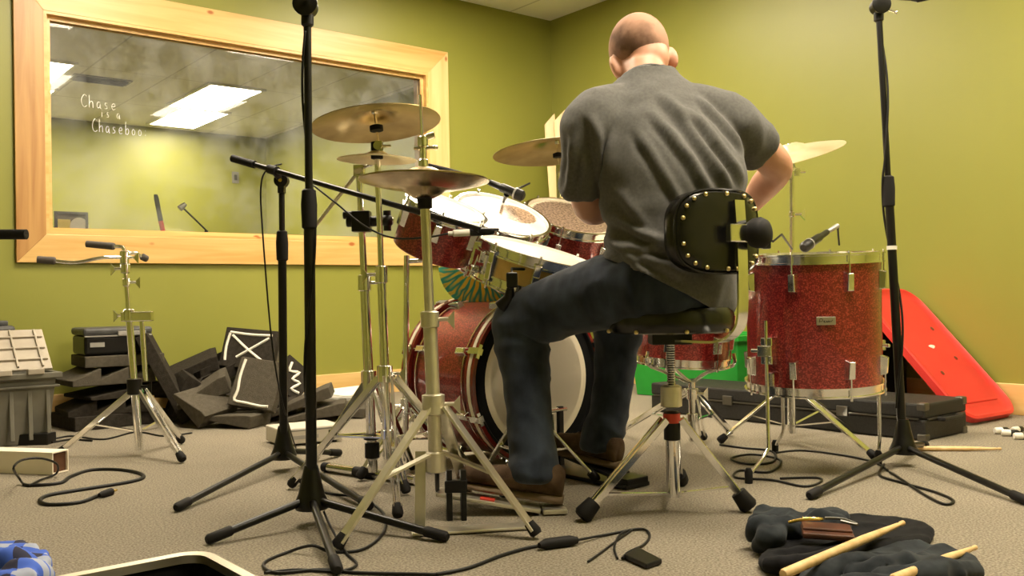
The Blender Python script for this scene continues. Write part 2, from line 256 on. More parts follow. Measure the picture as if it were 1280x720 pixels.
# ------------------------------------------------------------------ mesh helpers
ORG = {}
def frame(ax):
    ax = ax.normalized(); h = UP if abs(ax.z) < .95 else Vector((1, 0, 0))
    u = ax.cross(h).normalized(); return u, u.cross(ax).normalized()
def catmull(pts, n=8, closed=False):
    P = [Vector(p) for p in pts]; out = []; m = len(P)
    for i in range(m if closed else m-1):
        if closed: a, b, c, d = P[(i-1) % m], P[i], P[(i+1) % m], P[(i+2) % m]
        else: a, b, c, d = P[max(i-1, 0)], P[i], P[i+1], P[min(i+2, m-1)]
        for k in range(n):
            t = k/n
            out.append(.5*((2*b) + (c-a)*t + (2*a-5*b+4*c-d)*t*t + (3*b-a-3*c+d)*t**3))
    if not closed: out.append(P[-1])
    return out
class MB:
    def __init__(s): s.v, s.f, s.m, s.uv = [], [], Matrix.Identity(4), None
    def xf(s, m): s.m = m; return s
    def add(s, vs, fs):
        o = len(s.v); s.v += [s.m @ Vector(v) for v in vs]; s.f += [tuple(o+i for i in f) for f in fs]; return s
    def box(s, c, size, rot=None):
        c = Vector(c); h = [x/2 for x in size]; R = rot.to_matrix() if isinstance(rot, Euler) else (rot or Matrix.Identity(3))
        vs = [c + R @ Vector((x*h[0], y*h[1], z*h[2])) for x in (-1, 1) for y in (-1, 1) for z in (-1, 1)]
        return s.add(vs, [(0, 1, 3, 2), (4, 6, 7, 5), (0, 4, 5, 1), (2, 3, 7, 6), (0, 2, 6, 4), (1, 5, 7, 3)])
    def bar(s, p0, p1, w, t, side=None):            # flat bar; side = direction of its width
        p0, p1 = Vector(p0), Vector(p1); ax = (p1-p0).normalized()
        u = (side - ax*side.dot(ax)).normalized() if side is not None else frame(ax)[0]
        n = ax.cross(u)
        vs = [p + u*(a*w/2) + n*(b*t/2) for p in (p0, p1) for a, b in ((-1, -1), (1, -1), (1, 1), (-1, 1))]
        return s.add(vs, [(0, 3, 2, 1), (4, 5, 6, 7), (0, 1, 5, 4), (1, 2, 6, 5), (2, 3, 7, 6), (3, 0, 4, 7)])
    def loft(s, rings, cap=True, closed=False):
        n = len(rings[0]); vs = [p for r in rings for p in r]; fs = []
        for i in range(len(rings) if closed else len(rings)-1):
            j = (i+1) % len(rings)
            for k in range(n):
                l = (k+1) % n; fs.append((i*n+k, i*n+l, j*n+l, j*n+k))
        if cap and not closed:
            fs.append(tuple(range(n-1, -1, -1))); b = (len(rings)-1)*n; fs.append(tuple(b+k for k in range(n)))
        return s.add(vs, fs)
    def tube(s, pts, r, n=10, smooth=0, cap=True, closed=False):
        P = [Vector(p) for p in pts]; R = r if isinstance(r, (list, tuple)) else [r]*len(P)
        if smooth:
            m = len(P); P = catmull(P, smooth, closed)
            if isinstance(r, (list, tuple)): R = [R[min(i//smooth, m-1)]*(1-(i % smooth)/smooth) + R[min(i//smooth+1, m-1)]*((i % smooth)/smooth) for i in range(len(P))]
            else: R = [r]*len(P)
        rings = []; u = None; L = len(P)
        for i, p in enumerate(P):
            if closed: t = P[(i+1) % L]-P[i-1]
            else: t = P[min(i+1, L-1)]-P[max(i-1, 0)]
            if t.length < 1e-9: t = Vector((0, 0, 1))
            t.normalize()
            if u is None: u, w = frame(t)
            else:
                u = (u - t*u.dot(t))
                u = u.normalized() if u.length > 1e-6 else frame(t)[0]
            w = t.cross(u)
            rings.append([p + (u*math.cos(2*PI*k/n) + w*math.sin(2*PI*k/n))*R[i] for k in range(n)])
        return s.loft(rings, cap, closed)
    def cyl(s, p0, p1, r0, r1=None, n=20): return s.tube([p0, p1], [r0, r0 if r1 is None else r1], n)
    def lathe(s, prof, base, ax, n=32):              # prof: (radius, height) pairs along ax from base
        u, w = frame(Vector(ax)); a = Vector(ax).normalized(); b = Vector(base)
        return s.loft([[b + a*h + (u*math.cos(2*PI*k/n) + w*math.sin(2*PI*k/n))*max(r, 1e-5) for k in range(n)] for r, h in prof])
    def ball(s, c, r, n=14, rot=None):
        c = Vector(c); rr = Vector((r, r, r)) if not hasattr(r, '__len__') else Vector(r); R = rot or Matrix.Identity(3)
        rings = []
        for i in range(1, n):
            th = PI*i/n
            rings.append([c + R @ Vector((rr.x*math.sin(th)*math.cos(2*PI*k/n/1), rr.y*math.sin(th)*math.sin(2*PI*k/n), rr.z*math.cos(th))) for k in range(n)])
        return s.loft(rings[::-1])
    def prism(s, outline, ext):                      # outline: 3-D points, extruded by vector ext
        P = [Vector(p) for p in outline]; e = Vector(ext); n = len(P)
        return s.add(P + [p+e for p in P], [tuple(range(n-1, -1, -1)), tuple(range(n, 2*n))] + [(k, (k+1) % n, n+(k+1) % n, n+k) for k in range(n)])
    def mesh(s, org, name):
        me = bpy.data.meshes.new(name); me.from_pydata([v-org for v in s.v], [], s.f); me.validate()
        bm = bmesh.new(); bm.from_mesh(me); bmesh.ops.recalc_face_normals(bm, faces=bm.faces); bm.to_mesh(me); bm.free()
        return me
    def build(s, name, mat, parent=None, org=None, smooth=40, bevel=0, label=None):
        if parent is not None: org = ORG[parent]
        elif org is None:
            org = Vector((sum(v.x for v in s.v)/len(s.v), sum(v.y for v in s.v)/len(s.v), min(v.z for v in s.v)))
        me = s.mesh(org, name)
        return link(me, name, mat, parent, org, smooth, bevel, label)
def link(me, name, mat, parent=None, org=None, smooth=40, bevel=0, label=None):
    if smooth:
        me.polygons.foreach_set('use_smooth', [True]*len(me.polygons))
        if smooth < 180: me.set_sharp_from_angle(angle=math.radians(smooth))
    me.materials.clear(); me.materials.append(M[mat] if isinstance(mat, str) else mat)
    o = bpy.data.objects.new(name, me); COL.objects.link(o)
    if parent is not None: o.parent = parent; ORG[o] = ORG[parent]
    else: o.location = org; ORG[o] = Vector(org)
    if bevel:
        b = o.modifiers.new('bevel', 'BEVEL'); b.width = bevel; b.segments = 2; b.limit_method = 'ANGLE'
    if label: o['label'] = label
    return o
def tag(o, label, cat, group=None):
    o['label'] = label; o['category'] = cat
    if group: o['group'] = group
    return o
def thing(name, label, cat, loc, group=None):
    o = bpy.data.objects.new(name, None); COL.objects.link(o); o.location = loc; ORG[o] = Vector(loc); o.empty_display_size = .1
    return tag(o, label, cat, group)
def struct(o): o['kind'] = 'structure'; return o
def blob(mb, voxel, org, name, smooth=6, disp=None, cuts=(), solid=0.0):    # melt the lofted pieces into one continuous surface
    me = mb.mesh(org, 'tmp'); o = bpy.data.objects.new('tmp', me); COL.objects.link(o)
    r = o.modifiers.new('r', 'REMESH'); r.mode = 'VOXEL'; r.voxel_size = voxel
    sm = o.modifiers.new('s', 'SMOOTH'); sm.factor = .5; sm.iterations = smooth
    bpy.context.view_layer.update(); dg = bpy.context.evaluated_depsgraph_get()
    res = bpy.data.meshes.new_from_object(o.evaluated_get(dg)); res.name = name
    bpy.data.objects.remove(o); bpy.data.meshes.remove(me)
    if disp:
        nm = [v.normal.copy() for v in res.vertices]
        for v, n in zip(res.vertices, nm): v.co = v.co + n*disp(v.co + org)
    if cuts:
        bm = bmesh.new(); bm.from_mesh(res)
        for p, n in cuts:
            bmesh.ops.bisect_plane(bm, geom=bm.verts[:]+bm.edges[:]+bm.faces[:], plane_co=Vector(p)-org, plane_no=n, clear_outer=True)
        if solid:
            bmesh.ops.recalc_face_normals(bm, faces=bm.faces); bmesh.ops.solidify(bm, geom=bm.faces[:], thickness=solid)
        bm.to_mesh(res); bm.free()
    return res
def copy_tree(o, delta, label=None, rotz=0.0, group=None):
    r = o.copy(); COL.objects.link(r); r.location = Vector(o.location)+Vector(delta); r.rotation_euler.z += rotz
    if label: r['label'] = label
    if group: r['group'] = group
    def kids(src, dst):
        for ch in [c for c in src.children]:
            c = ch.copy(); COL.objects.link(c); c.parent = dst; kids(ch, c)
    kids(o, r)
    return r
# ================================================================== THE ROOM
H = 2.44; X0, Y0 = -5.7, -5.45           # studio spans x X0..0, y Y0..0; booth lies behind the window at y > 0.12
struct(MB().box((-2.7, -.05, -.05), (6.4, 11.0, .1)).build('floor', 'carpet', org=Vector((0, 0, 0)), smooth=0))
struct(MB().box((-2.7, -.05, H+.04), (6.4, 11.2, .08)).build('ceiling', 'ceiling', org=Vector((0, 0, H)), smooth=0))
WX0, WX1, WZ0, WZ1 = -3.185, -1.03, .885, 1.935   # the hole
wb = MB()
wb.box(((X0+WX0)/2, .06, H/2), (WX0-X0, .12, H)); wb.box(((WX1+.1)/2, .06, H/2), (.1-WX1, .12, H))
wb.box(((WX0+WX1)/2, .06, WZ0/2), (WX1-WX0, .12, WZ0)); wb.box(((WX0+WX1)/2, .06, (WZ1+H)/2), (WX1-WX0, .12, H-WZ1))
struct(wb.build('wall_back', 'wall', org=Vector((0, 0, 0)), smooth=0))
struct(MB().box((.05, Y0/2, H/2), (.1, -Y0, H)).build('wall_right', 'wall', org=Vector((0, 0, 0)), smooth=0))
struct(MB().box((X0-.05, Y0/2, H/2), (.1, -Y0+.2, H)).build('wall_left', 'wall', org=Vector((0, 0, 0)), smooth=0))
struct(MB().box(((X0+.1)/2, Y0-.05, H/2), (.1-X0, .1, H)).build('wall_front', 'wall', org=Vector((0, 0, 0)), smooth=0))
struct(MB().box((.37, 2.8, H/2), (.1, 5.36, H)).build('wall_booth_right', 'wall', org=Vector((0, 0, 0)), smooth=0))
struct(MB().box((-2.7, 5.40, H/2), (6.1, .1, H)).build('wall_booth_back', 'wall', org=Vector((0, 0, 0)), smooth=0))
struct(MB().box((-5.75, 2.74, H/2), (.1, 5.3, H)).build('wall_booth_left', 'wall', org=Vector((0, 0, 0)), smooth=0))
BB = .134
struct(MB().box((X0/2, -.009, BB/2), (-X0, .018, BB)).build('baseboard_back', 'pine_base', org=Vector((0, 0, 0)), smooth=0, bevel=.003))
struct(MB().box((-.009, Y0/2-.01, BB/2), (.018, -Y0-.02, BB)).build('baseboard_right', 'pine_side', org=Vector((0, 0, 0)), smooth=0, bevel=.003))
# window: pine boards round the hole, jamb, stops, pane
win = bpy.data.objects.new('window_1', None); COL.objects.link(win); win.location = (-2.1, 0, .8); ORG[win] = Vector(win.location); struct(win)
win['label'] = 'wide studio window in a knotty pine frame, lit room behind its glass'
OX0, OX1, OZ0, OZ1 = -3.312, -.878, .752, 2.086
t = .022
MB().prism([(OX0, -t, OZ1), (OX1, -t, OZ1), (WX1, -t, WZ1), (WX0, -t, WZ1)], (0, t, 0)).build('frame_board', 'pine_x', win, smooth=0, bevel=.002)
MB().prism([(OX0, -t, OZ0), (OX1, -t, OZ0), (WX1, -t, WZ0), (WX0, -t, WZ0)], (0, t, 0)).build('frame_board', 'pine_x', win, smooth=0, bevel=.002)
MB().prism([(OX0, -t-.001, OZ0), (OX0, -t-.001, OZ1), (WX0, -t-.001, WZ1), (WX0, -t-.001, WZ0)], (0, t, 0)).build('frame_board', 'pine_z', win, smooth=0, bevel=.002)
MB().prism([(OX1, -t-.001, OZ0), (OX1, -t-.001, OZ1), (WX1, -t-.001, WZ1), (WX1, -t-.001, WZ0)], (0, t, 0)).build('frame_board', 'pine_pale', win, smooth=0, bevel=.002)
j = .014
jm = MB(); cxw, czw = (WX0+WX1)/2, (WZ0+WZ1)/2
jm.box((cxw, .05, WZ0+j/2), (WX1-WX0, .14, j)); jm.box((cxw, .05, WZ1-j/2), (WX1-WX0, .14, j))
jm.box((WX0+j/2, .05, czw), (j, .14, WZ1-WZ0-2*j)); jm.box((WX1-j/2, .05, czw), (j, .14, WZ1-WZ0-2*j))
jm.build('window_jamb', 'pine_x', win, smooth=0)
sp = MB(); q = .02
for yy in (.018, .052):
    sp.box((cxw, yy, WZ0+j+q/2), (WX1-WX0-2*j, .012, q)); sp.box((cxw, yy, WZ1-j-q/2), (WX1-WX0-2*j, .012, q))
    sp.box((WX0+j+q/2, yy, czw), (q, .012, WZ1-WZ0-2*j-2*q)); sp.box((WX1-j-q/2, yy, czw), (q, .012, WZ1-WZ0-2*j-2*q))
sp.build('glass_stop', 'pine_x', win, smooth=0)
pane = MB().add([(WX0+j, .035, WZ0+j), (WX1-j, .035, WZ0+j), (WX1-j, .035, WZ1-j), (WX0+j, .035, WZ1-j)], [(0, 1, 2, 3)]).build('glass_pane', 'glass', win, smooth=0)
# handwriting on the glass, three lines: Chase / is a / Chaseboo:
GL = {
 'C': [[(.75, .85), (.5, 1), (.2, .8), (.08, .45), (.2, .12), (.5, 0), (.8, .12)]],
 'h': [[(.1, 1), (.1, 0)], [(.1, .3), (.35, .5), (.55, .4), (.58, 0)]],
 'a': [[(.55, .42), (.3, .5), (.1, .28), (.2, .03), (.42, .08), (.56, .35), (.58, .0), (.68, .02)]],
 's': [[(.5, .46), (.25, .48), (.2, .32), (.45, .2), (.42, .04), (.1, .02)]],
 'e': [[(.1, .25), (.5, .28), (.45, .48), (.2, .45), (.08, .22), (.25, .0), (.55, .06)]],
 'i': [[(.2, .46), (.2, 0)], [(.2, .66), (.21, .7)]],
 'b': [[(.1, 1), (.1, 0)], [(.1, .3), (.4, .48), (.58, .25), (.4, 0), (.1, .05)]],
 'o': [[(.3, .48), (.1, .28), (.2, .02), (.45, .04), (.55, .28), (.3, .48)]],
 ':': [[(.2, .4), (.21, .45)], [(.2, .05), (.21, .1)]],
}
ink = MB()
def scribe(text, px, py, px2, hgt):
    a, b = onwall(px, py, 1, .032), onwall(px2, py+1, 1, .032)
    n = len(text); w = (b.x-a.x)/n
    for k, ch in enumerate(text):
        for st in GL.get(ch, []):
            pts = [Vector((a.x + (k+x)*w, .032, a.z + y*hgt)) for x, y in st]
            ink.tube(pts, .0014, 5, smooth=4)
scribe('Chase', 101, 133, 148, .060); scribe('is a', 126, 146, 152, .05); scribe('Chaseboo:', 115, 164, 188, .062)
ink.build('marker_writing', 'white_ink', win, label='white marker handwriting')

# ceiling troffers: studio and booth
def troffer(x, y, sx, sy, lampmat, label, grp, z=H):
    o = thing('ceiling_light', label, 'light', (x, y, z), grp)
    f = MB(); w = .03
    f.box((x, y-sy/2+w/2, z-.01), (sx, w, .02)); f.box((x, y+sy/2-w/2, z-.01), (sx, w, .02))
    f.box((x-sx/2+w/2, y, z-.01), (w, sy-2*w, .02)); f.box((x+sx/2-w/2, y, z-.01), (w, sy-2*w, .02)); f.build('light_frame', 'white_metal', o, smooth=0)
    MB().box((x, y, z-.007), (sx-2*w, sy-2*w, .010)).build('diffuser', lampmat, o, smooth=0)
    return o
for x, y, l in ((-1.25, -1.30, 'recessed fluorescent ceiling panel over the drum kit near the corner'), (-2.85, -1.35, 'recessed fluorescent ceiling panel in front of the window, left of the drums'),
                (-.95, -4.0, 'recessed fluorescent ceiling panel by the right wall behind the drummer'), (-2.50, -3.85, 'recessed fluorescent ceiling panel straight above and behind the drummer')):
    troffer(x, y, .6, 1.2, 'lamp', l, 'studio ceiling lights')
troffer(-.98, 3.55, .52, 1.1, 'lamp_booth', 'bright ceiling panel seen through the middle of the window, nearer half', 'booth ceiling lights')
troffer(-.84, 4.62, .52, 1.0, 'lamp_booth', 'bright ceiling panel seen through the middle of the window, farther half', 'booth ceiling lights')
troffer(-2.55, 3.45, .52, 1.0, 'lamp_booth', 'bright ceiling panel cut by the window edge, nearer half', 'booth ceiling lights')
troffer(-2.46, 4.42, .52, .9, 'lamp_booth', 'bright ceiling panel cut by the window edge, farther half', 'booth ceiling lights')
vt = thing('ceiling_vent', 'dark slatted ceiling vent beyond the window', 'vent', (-2.0, 3.44, H))
vm = MB(); vm.box((-2.0, 3.42, H-.006), (.46, .20, .012)); vm.build('vent_frame', 'grey', vt, smooth=0)
vs = MB()
for k in range(6): vs.box((-2.0, 3.35+k*.028, H-.018), (.40, .014, .010), Euler((.5, 0, 0)))
vs.build('vent_slats', 'darkplastic', vt, smooth=0)
# booth things along the window
dk = thing('desk', 'brown desk behind the window sill', 'desk', (-2.3, .45, 0))
MB().box((-2.3, .46, .855), (1.9, .62, .03)).build('desk_top', 'desk', dk, smooth=0, bevel=.003)
for sx in (-1, 1):
    for sy in (-1, 1): MB().box((-2.3+sx*.9, .46+sy*.27, .42), (.05, .05, .84)).build('leg', 'black', dk, smooth=0)
def cyl_at(mb, p, q, r, n=14): mb.cyl(p, q, r, r, n)
a, b = onwall(68, 264, 1, .26), onwall(110, 291, 1, .26)
pc = thing('picture_frame', 'small dark frame holding a yellow card and a round dial inside the window', 'picture', (a.x, .26, .87))
cx, cz = (a.x+b.x)/2, (a.z+.872)/2; w, h = b.x-a.x, a.z-.872
fm = MB(); 
for sz in (-1, 1): fm.box((cx, .26, cz+sz*(h/2-.006)), (w, .02, .012))
for sx in (-1, 1): fm.box((cx+sx*(w/2-.006), .26, cz), (.012, .02, h-.024))
fm.build('frame', 'darkplastic', pc, smooth=0)
MB().box((cx, .268, cz), (w-.02, .006, h-.02)).build('backing', 'tote', pc, smooth=0)
MB().box((cx-w*.23, .262, cz+.004), (w*.4, .006, h*.42)).build('card', 'cardyellow', pc, smooth=0)
MB().lathe([(0, 0), (h*.30, 0), (h*.30, .008), (0, .008)], (cx+w*.24, .266, cz+.002), (0, -1, 0), 24).build('dial', 'cardwhite', pc)
a, b = onwall(194.5, 243, 1, .24), onwall(206, 293, 1, .24); b.z = min(b.z, .875); e = b+(b-a)*0.0
tl = thing('hand_tool', 'tool with a red and black grip leaning up inside the window', 'tool', (b.x, .24, .87))
m_ = a.lerp(b, .55)
MB().tube([a, a.lerp(m_, .15), m_], [.009, .0125, .0125], 12).build('grip', 'toolblack', tl)
MB().tube([m_, Vector((b.x+.003, .24, .872))], [.0125, .0125], 12).build('shaft', 'toolred', tl)
a, b = onwall(228, 259, 1, .30), onwall(258, 288, 1, .30)
lp = thing('desk_lamp', 'thin desk lamp arm with a small silver head inside the window', 'lamp', (b.x, .30, .87))
MB().tube([a, b], .005, 8).build('lamp_arm', 'black', lp)
MB().tube([a+Vector((-.014, 0, -.008)), a+Vector((.016, 0, .018))], [.018, .012], 12).build('lamp_head', 'silver', lp)
MB().lathe([(.030, .0), (.030, .012), (.012, .02), (.010, max(.03, b.z-.87))], (b.x, .30, .870), UP, 16).build('lamp_base', 'black', lp)
a = onwall(241, 287, 1, .40)
nb = MB().box((a.x, .40, .879), (.16, .10, .018), Euler((0, 0, .2))).build('notepad', 'cardwhite', smooth=0, bevel=.002); tag(nb, 'white pad lying by the desk lamp inside the window', 'notepad')
p = F(294, 222, 1.3); sw = onwall(294, 222, 1, 5.35)
swt = thing('light_switch', 'light switch plate on the far wall beyond the window', 'switch', sw)
MB().box(sw+Vector((0, -.006, 0)), (.08, .008, .13)).build('plate', 'grey', swt, smooth=0, bevel=.002)
MB().box(sw+Vector((0, -.013, 0)), (.03, .008, .06)).build('toggle', 'darkplastic', swt, smooth=0)
# ================================================================== DRUMS
def disc_head(parent, c, n, r, mat, name, u=None, label=None, collar=.006):
    n = Vector(n).normalized()
    if u is None: u, w = frame(n)
    else: u = (u - n*u.dot(n)).normalized(); w = n.cross(u)
    K = 48; vs = []; fs = []; rr = [(.0001, collar), (r*.5, collar), (r*.9, collar), (r*.975, collar*.9), (r, 0)]
    for rad, h in rr: vs += [c + n*h + (u*math.cos(2*PI*k/K) + w*math.sin(2*PI*k/K))*rad for k in range(K)]
    for i in range(len(rr)-1):
        for k in range(K): fs.append((i*K+k, i*K+(k+1) % K, (i+1)*K+(k+1) % K, (i+1)*K+k))
    org = ORG[parent]; me = bpy.data.meshes.new(name); me.from_pydata([v-org for v in vs], [], fs)
    uvl = me.uv_layers.new(name='uv')
    for lp_ in me.loops:
        d = vs[lp_.vertex_index]-c; uvl.data[lp_.index].uv = (.5 + d.dot(u)/(2*r), .5 + d.dot(w)/(2*r))
    return link(me, name, mat, parent, org, 60, 0, label)
def drum(name, label, c, n, dia, depth, shell='red', head='tomhead', hoop='chrome', hoop2=None, nl=6, cat='drum', both_lugs=True, fat=False, rot0=0.0, lugmat='chrome', u=None, hoopw=.0, group=None, rhead='whitehead', badge=None, bottom=True):
    n = Vector(n).normalized(); c = Vector(c); r = dia/2
    base = c - n*depth
    o = thing(name, label, cat, Vector((base.x, base.y, base.z)), group)
    fu, fw_ = frame(n)
    if u is not None: fu = (Vector(u) - n*Vector(u).dot(n)).normalized(); fw_ = n.cross(fu)
    P = lambda ang, rad, h: c + n*h + (fu*math.cos(ang)+fw_*math.sin(ang))*rad
    MB().lathe([(r-.010, -.004), (r-.004, -.002), (r, -.006), (r, -depth+.006), (r-.004, -depth+.002), (r-.010, -depth+.004)], c, n, 64).build('shell', shell, o)
    disc_head(o, c, n, r+.001, head, 'batter_head', fu)
    if bottom: disc_head(o, base, -n, r+.001, rhead, 'resonant_head', fu)
    def hoopm(cc, nn, m_):
        if fat: prof = [(r+.004, -.026), (r+.016, -.026), (r+.016, .016), (r+.004, .016), (r+.004, -.026)]
        else: prof = [(r+.001, -.018), (r+.010, -.018), (r+.010, -.013), (r+.0045, -.012), (r+.0045, .006), (r+.011, .0075), (r+.011, .012), (r+.0015, .013), (r+.001, -.018)]
        MB().lathe(prof, cc, nn, 64).build('hoop', m_, o, smooth=35)
    hoopm(c, n, hoop)
    if bottom: hoopm(base, -n, hoop2 or hoop)
    for k in range(nl):
        an = rot0 + 2*PI*k/nl
        rad_dir = (P(an, 1, 0)-c).normalized(); tdir = n.cross(rad_dir)
        R = Matrix((rad_dir, tdir, n)).transposed()
        ends = [(-1, c)] + ([(1, base)] if both_lugs and bottom else [])
        for sgn, cc in ends:
            off = min(.070, depth*.33)
            m = MB(); q = cc + n*sgn*off
            m.add([q + R @ Vector(v) for v in [(r-.002, -.0145, -.030), (r-.002, .0145, -.030), (r-.002, .0145, .030), (r-.002, -.0145, .030),
                   (r+.017, -.010, -.026), (r+.017, .010, -.026), (r+.021, .009, .024), (r+.021, -.009, .024)]],
                  [(0, 1, 2, 3), (7, 6, 5, 4), (0, 4, 5, 1), (1, 5, 6, 2), (2, 6, 7, 3), (3, 7, 4, 0)])
            g = m.build('lug', lugmat, o, smooth=0, bevel=.0025)
            m = MB(); m.cyl(q + rad_dir*(r+.011), cc + rad_dir*(r+.011) - n*sgn*.012, .0026, n=8)
            if fat:                                      # claw over the wooden hoop and its handled key rod
                m.box(cc + rad_dir*(r+.014) - n*sgn*.004, (.018, .020, .05), R)
                m.bar(cc + rad_dir*(r+.014) - n*sgn*.024 - tdir*.022, cc + rad_dir*(r+.014) - n*sgn*.024 + tdir*.022, .010, .004, rad_dir)
            else: m.cyl(cc + rad_dir*(r+.011) - n*sgn*.012, cc + rad_dir*(r+.011) - n*sgn*.020, .0042, n=6)
            m.build('tension_rod', lugmat, g)
    return o, (lambda an, rad, h: P(an, rad, h)), fu, fw_
def ndir(a, d, z): return (GR*a + GF*d + UP*z).normalized()

# bass drum: batter head turned toward the drummer, front head away to the left
bc, bn = V(.072, 2.97, .285), ndir(.64, -.77, .0)
bass, bP, _, _ = drum('bass_drum', 'large red sparkle bass drum lying on its side in front of the drummer', bc, bn, .505, .36, head='basshead', hoop='redhoop', nl=8, fat=True, rot0=PI/8, u=UP)
MB().lathe([(.192, .0068), (.203, .0078), (.214, .0068), (.214, .0058), (.192, .0058), (.192, .0068)], bc, bn, 64).build('head_ring', 'cream', bass)
MB().lathe([(.214, .0062), (.2535, .004), (.2565, .0165), (.2565, .0175), (.250, .0175), (.243, .0080), (.214, .0072), (.214, .0062)], bc, bn, 64).build('head_collar', 'matte', bass)
MB().lathe([(0, .0065), (.024, .0065), (.024, .0085), (0, .0085)], bc, bn, 24).build('beater_patch', 'cream', bass)
for cc_, nn_ in ((bc, bn), (bc-bn*.36, -bn)):
    MB().lathe([(.2680, -.013), (.2695, -.012), (.2695, .002), (.2680, .003), (.2680, -.013)], cc_, nn_, 72).build('hoop_inlay', 'cream', bass)
for sg in (-1, 1):                                    # spurs
    side = ndir(.77, .64, 0)*sg; p0 = bc - bn*.30 + side*.235 - UP*.09; p1 = p0 + side*.13 - bn*.12; p1.z = .006
    s_ = MB().cyl(p0, p1, .006).build('spur', 'chrome', bass); MB().cyl(p1+Vector((0, 0, .02)), p1-Vector((0, 0, .006)), .010, .008).build('rubber_tip', 'rubber', s_)
MB().lathe([(.2575, -.055), (.260, -.055), (.260, -.051), (.2575, -.051), (.2575, -.055)], bc, bn, 64).build('trim_ring', 'chrome', bass)
MB().lathe([(.2575, -.309), (.260, -.309), (.260, -.305), (.2575, -.305), (.2575, -.309)], bc, bn, 64).build('trim_ring', 'chrome', bass)

t1n, t2n, t3n = ndir(.36, -.28, .89), ndir(.30, -.42, .85), ndir(.22, -.40, .88)
t1c, t2c, t3c = D(557, 262, 2.72), D(628, 271, 2.97), D(715, 273, 3.20)
tom1, P1, _, _ = drum('rack_tom', 'small red rack tom behind the hi-hat, tilted toward the drummer', t1c, t1n, .233, .140, head='whitehead', nl=6, rot0=.35, group='rack toms', bottom=False)
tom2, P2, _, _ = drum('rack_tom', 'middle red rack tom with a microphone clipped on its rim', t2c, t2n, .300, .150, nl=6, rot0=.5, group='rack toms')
tom3, P3, _, _ = drum('rack_tom', 'red rack tom with a mottled dark head by the drummer’s left arm', t3c, t3n, .316, .20, head='darkhead', nl=6, rot0=.2, group='rack toms')
def patch(parent, P, fu_unused, pts, mat, name, h=.0075):
    ring = catmull(pts, 5, True); MB().prism([P(an, rad, h) for an, rad in [(math.atan2(y, x), math.hypot(x, y)) for x, y in [(p.x, p.y) for p in ring]]], Vector((0, 0, .0012))).build(name, mat, parent, smooth=0)

sc_, sn_ = D(672, 319, 2.68), ndir(.27, -.17, .94)
snare, sP, sfu, sfw = drum('snare_drum', 'maple snare drum with chrome hoops by the drummer’s left knee', sc_, sn_, .332, .090, shell='maple', head='whitehead', nl=8, rot0=.2, cat='snare drum')
st_dir = ndir(-1, -.55, 0)
st_dir = (st_dir - sn_*st_dir.dot(sn_)).normalized(); st_t = sn_.cross(st_dir)
q0 = sc_ - sn_*.05 + st_dir*.171
R = Matrix((st_dir, st_t, sn_)).transposed()
mm = MB(); mm.box(q0, (.014, .05, .056), R); mm.box(q0+st_dir*.014+sn_*.018, (.016, .038, .032), R); mm.cyl(q0+st_dir*.01-sn_*.02, q0+st_dir*.034-sn_*.02, .011)
mm.bar(q0+st_dir*.018+sn_*.03, q0+st_dir*.034-sn_*.045, .016, .005, st_t)
mm.build('strainer', 'chrome', snare, smooth=0, bevel=.002)

# floor tom with three legs
fc = D(1015, 321, 2.86); fc = V((fc-CAM).dot(GR), 2.86, .655)
fn = ndir(-.012, -.055, 1)
ft, fP, ffu, ffw = drum('floor_tom', 'big red sparkle floor tom standing on three chrome legs', fc, fn, .398, .395, head='clearhead', nl=8, rot0=.0, cat='floor tom', u=ndir(.2, -1, 0))
fb = fc - fn*.395
for px, py, dp in ((936, 604, None), (1098, 580, None), (1010, 0, 3.14)):
    if dp: foot = F(969, 566)
    else: foot = F(px, py)
    rd = (foot - fb); rd.z = 0; rd.normalize(); tp = fb + rd*.232; top = Vector((tp.x, tp.y, fb.z+.205)); kn = Vector((tp.x, tp.y, .090)); ft2 = foot + UP*.022
    if (ft2-kn).xy.length > .1: ft2 = Vector((*(kn.xy + (ft2-kn).xy*.62), ft2.z))
    lg = MB().tube([top, Vector((tp.x, tp.y, fb.z)), kn, kn.lerp(ft2, .3)+UP*-.006, ft2], .0058, 10).build('leg', 'chrome', ft)
    MB().lathe([(.011, -.022), (.012, .012), (.007, .022)], ft2, UP, 14).build('rubber_foot', 'rubber', lg)
    Rm = Matrix((rd, UP.cross(rd), UP)).transposed()
    br = MB().box(fb + rd*.220 + UP*.115, (.030, .040, .080), Rm); br.box(fb + rd*.232 + UP*.115, (.026, .050, .034), Rm); br.cyl(fb+rd*.236+UP*.115+Rm @ Vector((0, -.02, 0)), fb+rd*.236+UP*.115+Rm @ Vector((0, -.052, 0)), .006)
    br.box(fb + rd*.214 + UP*.03, (.012, .026, .04), Rm)
    br.build('leg_bracket', 'chrome', ft, smooth=0, bevel=.003)
# badge plate with its illegible script
pb = onwall(1033, 398, 0, 0); bd = (D(1033, 398, 2.66)-fc); bd = bd - fn*bd.dot(fn); bd.normalize(); bt = fn.cross(bd)
bp_ = fc + bd*.2045 - fn*.180; Rb = Matrix((bt, fn, bd)).transposed()
bg = MB().box(bp_, (.054, .024, .004), Rb).build('badge_plate', 'badge', ft, smooth=0, bevel=.0015)
sc2 = MB()
for pts in ([(-.019, -.004), (-.017, .006), (-.010, .005), (-.011, -.001), (-.018, -.001)], [(-.008, -.002), (-.003, .001), (-.006, -.004), (.001, -.003), (.001, .001)], [(.001, .001), (.004, -.004), (.006, .001)], [(.006, .001), (.008, -.004), (.010, .0), (.013, -.003), (.018, .003)]):
    sc2.tube([bp_ + bt*x + fn*y + bd*.0028 for x, y in pts], .0008, 5, smooth=3)
sc2.build('badge_script', 'badgeink', bg)

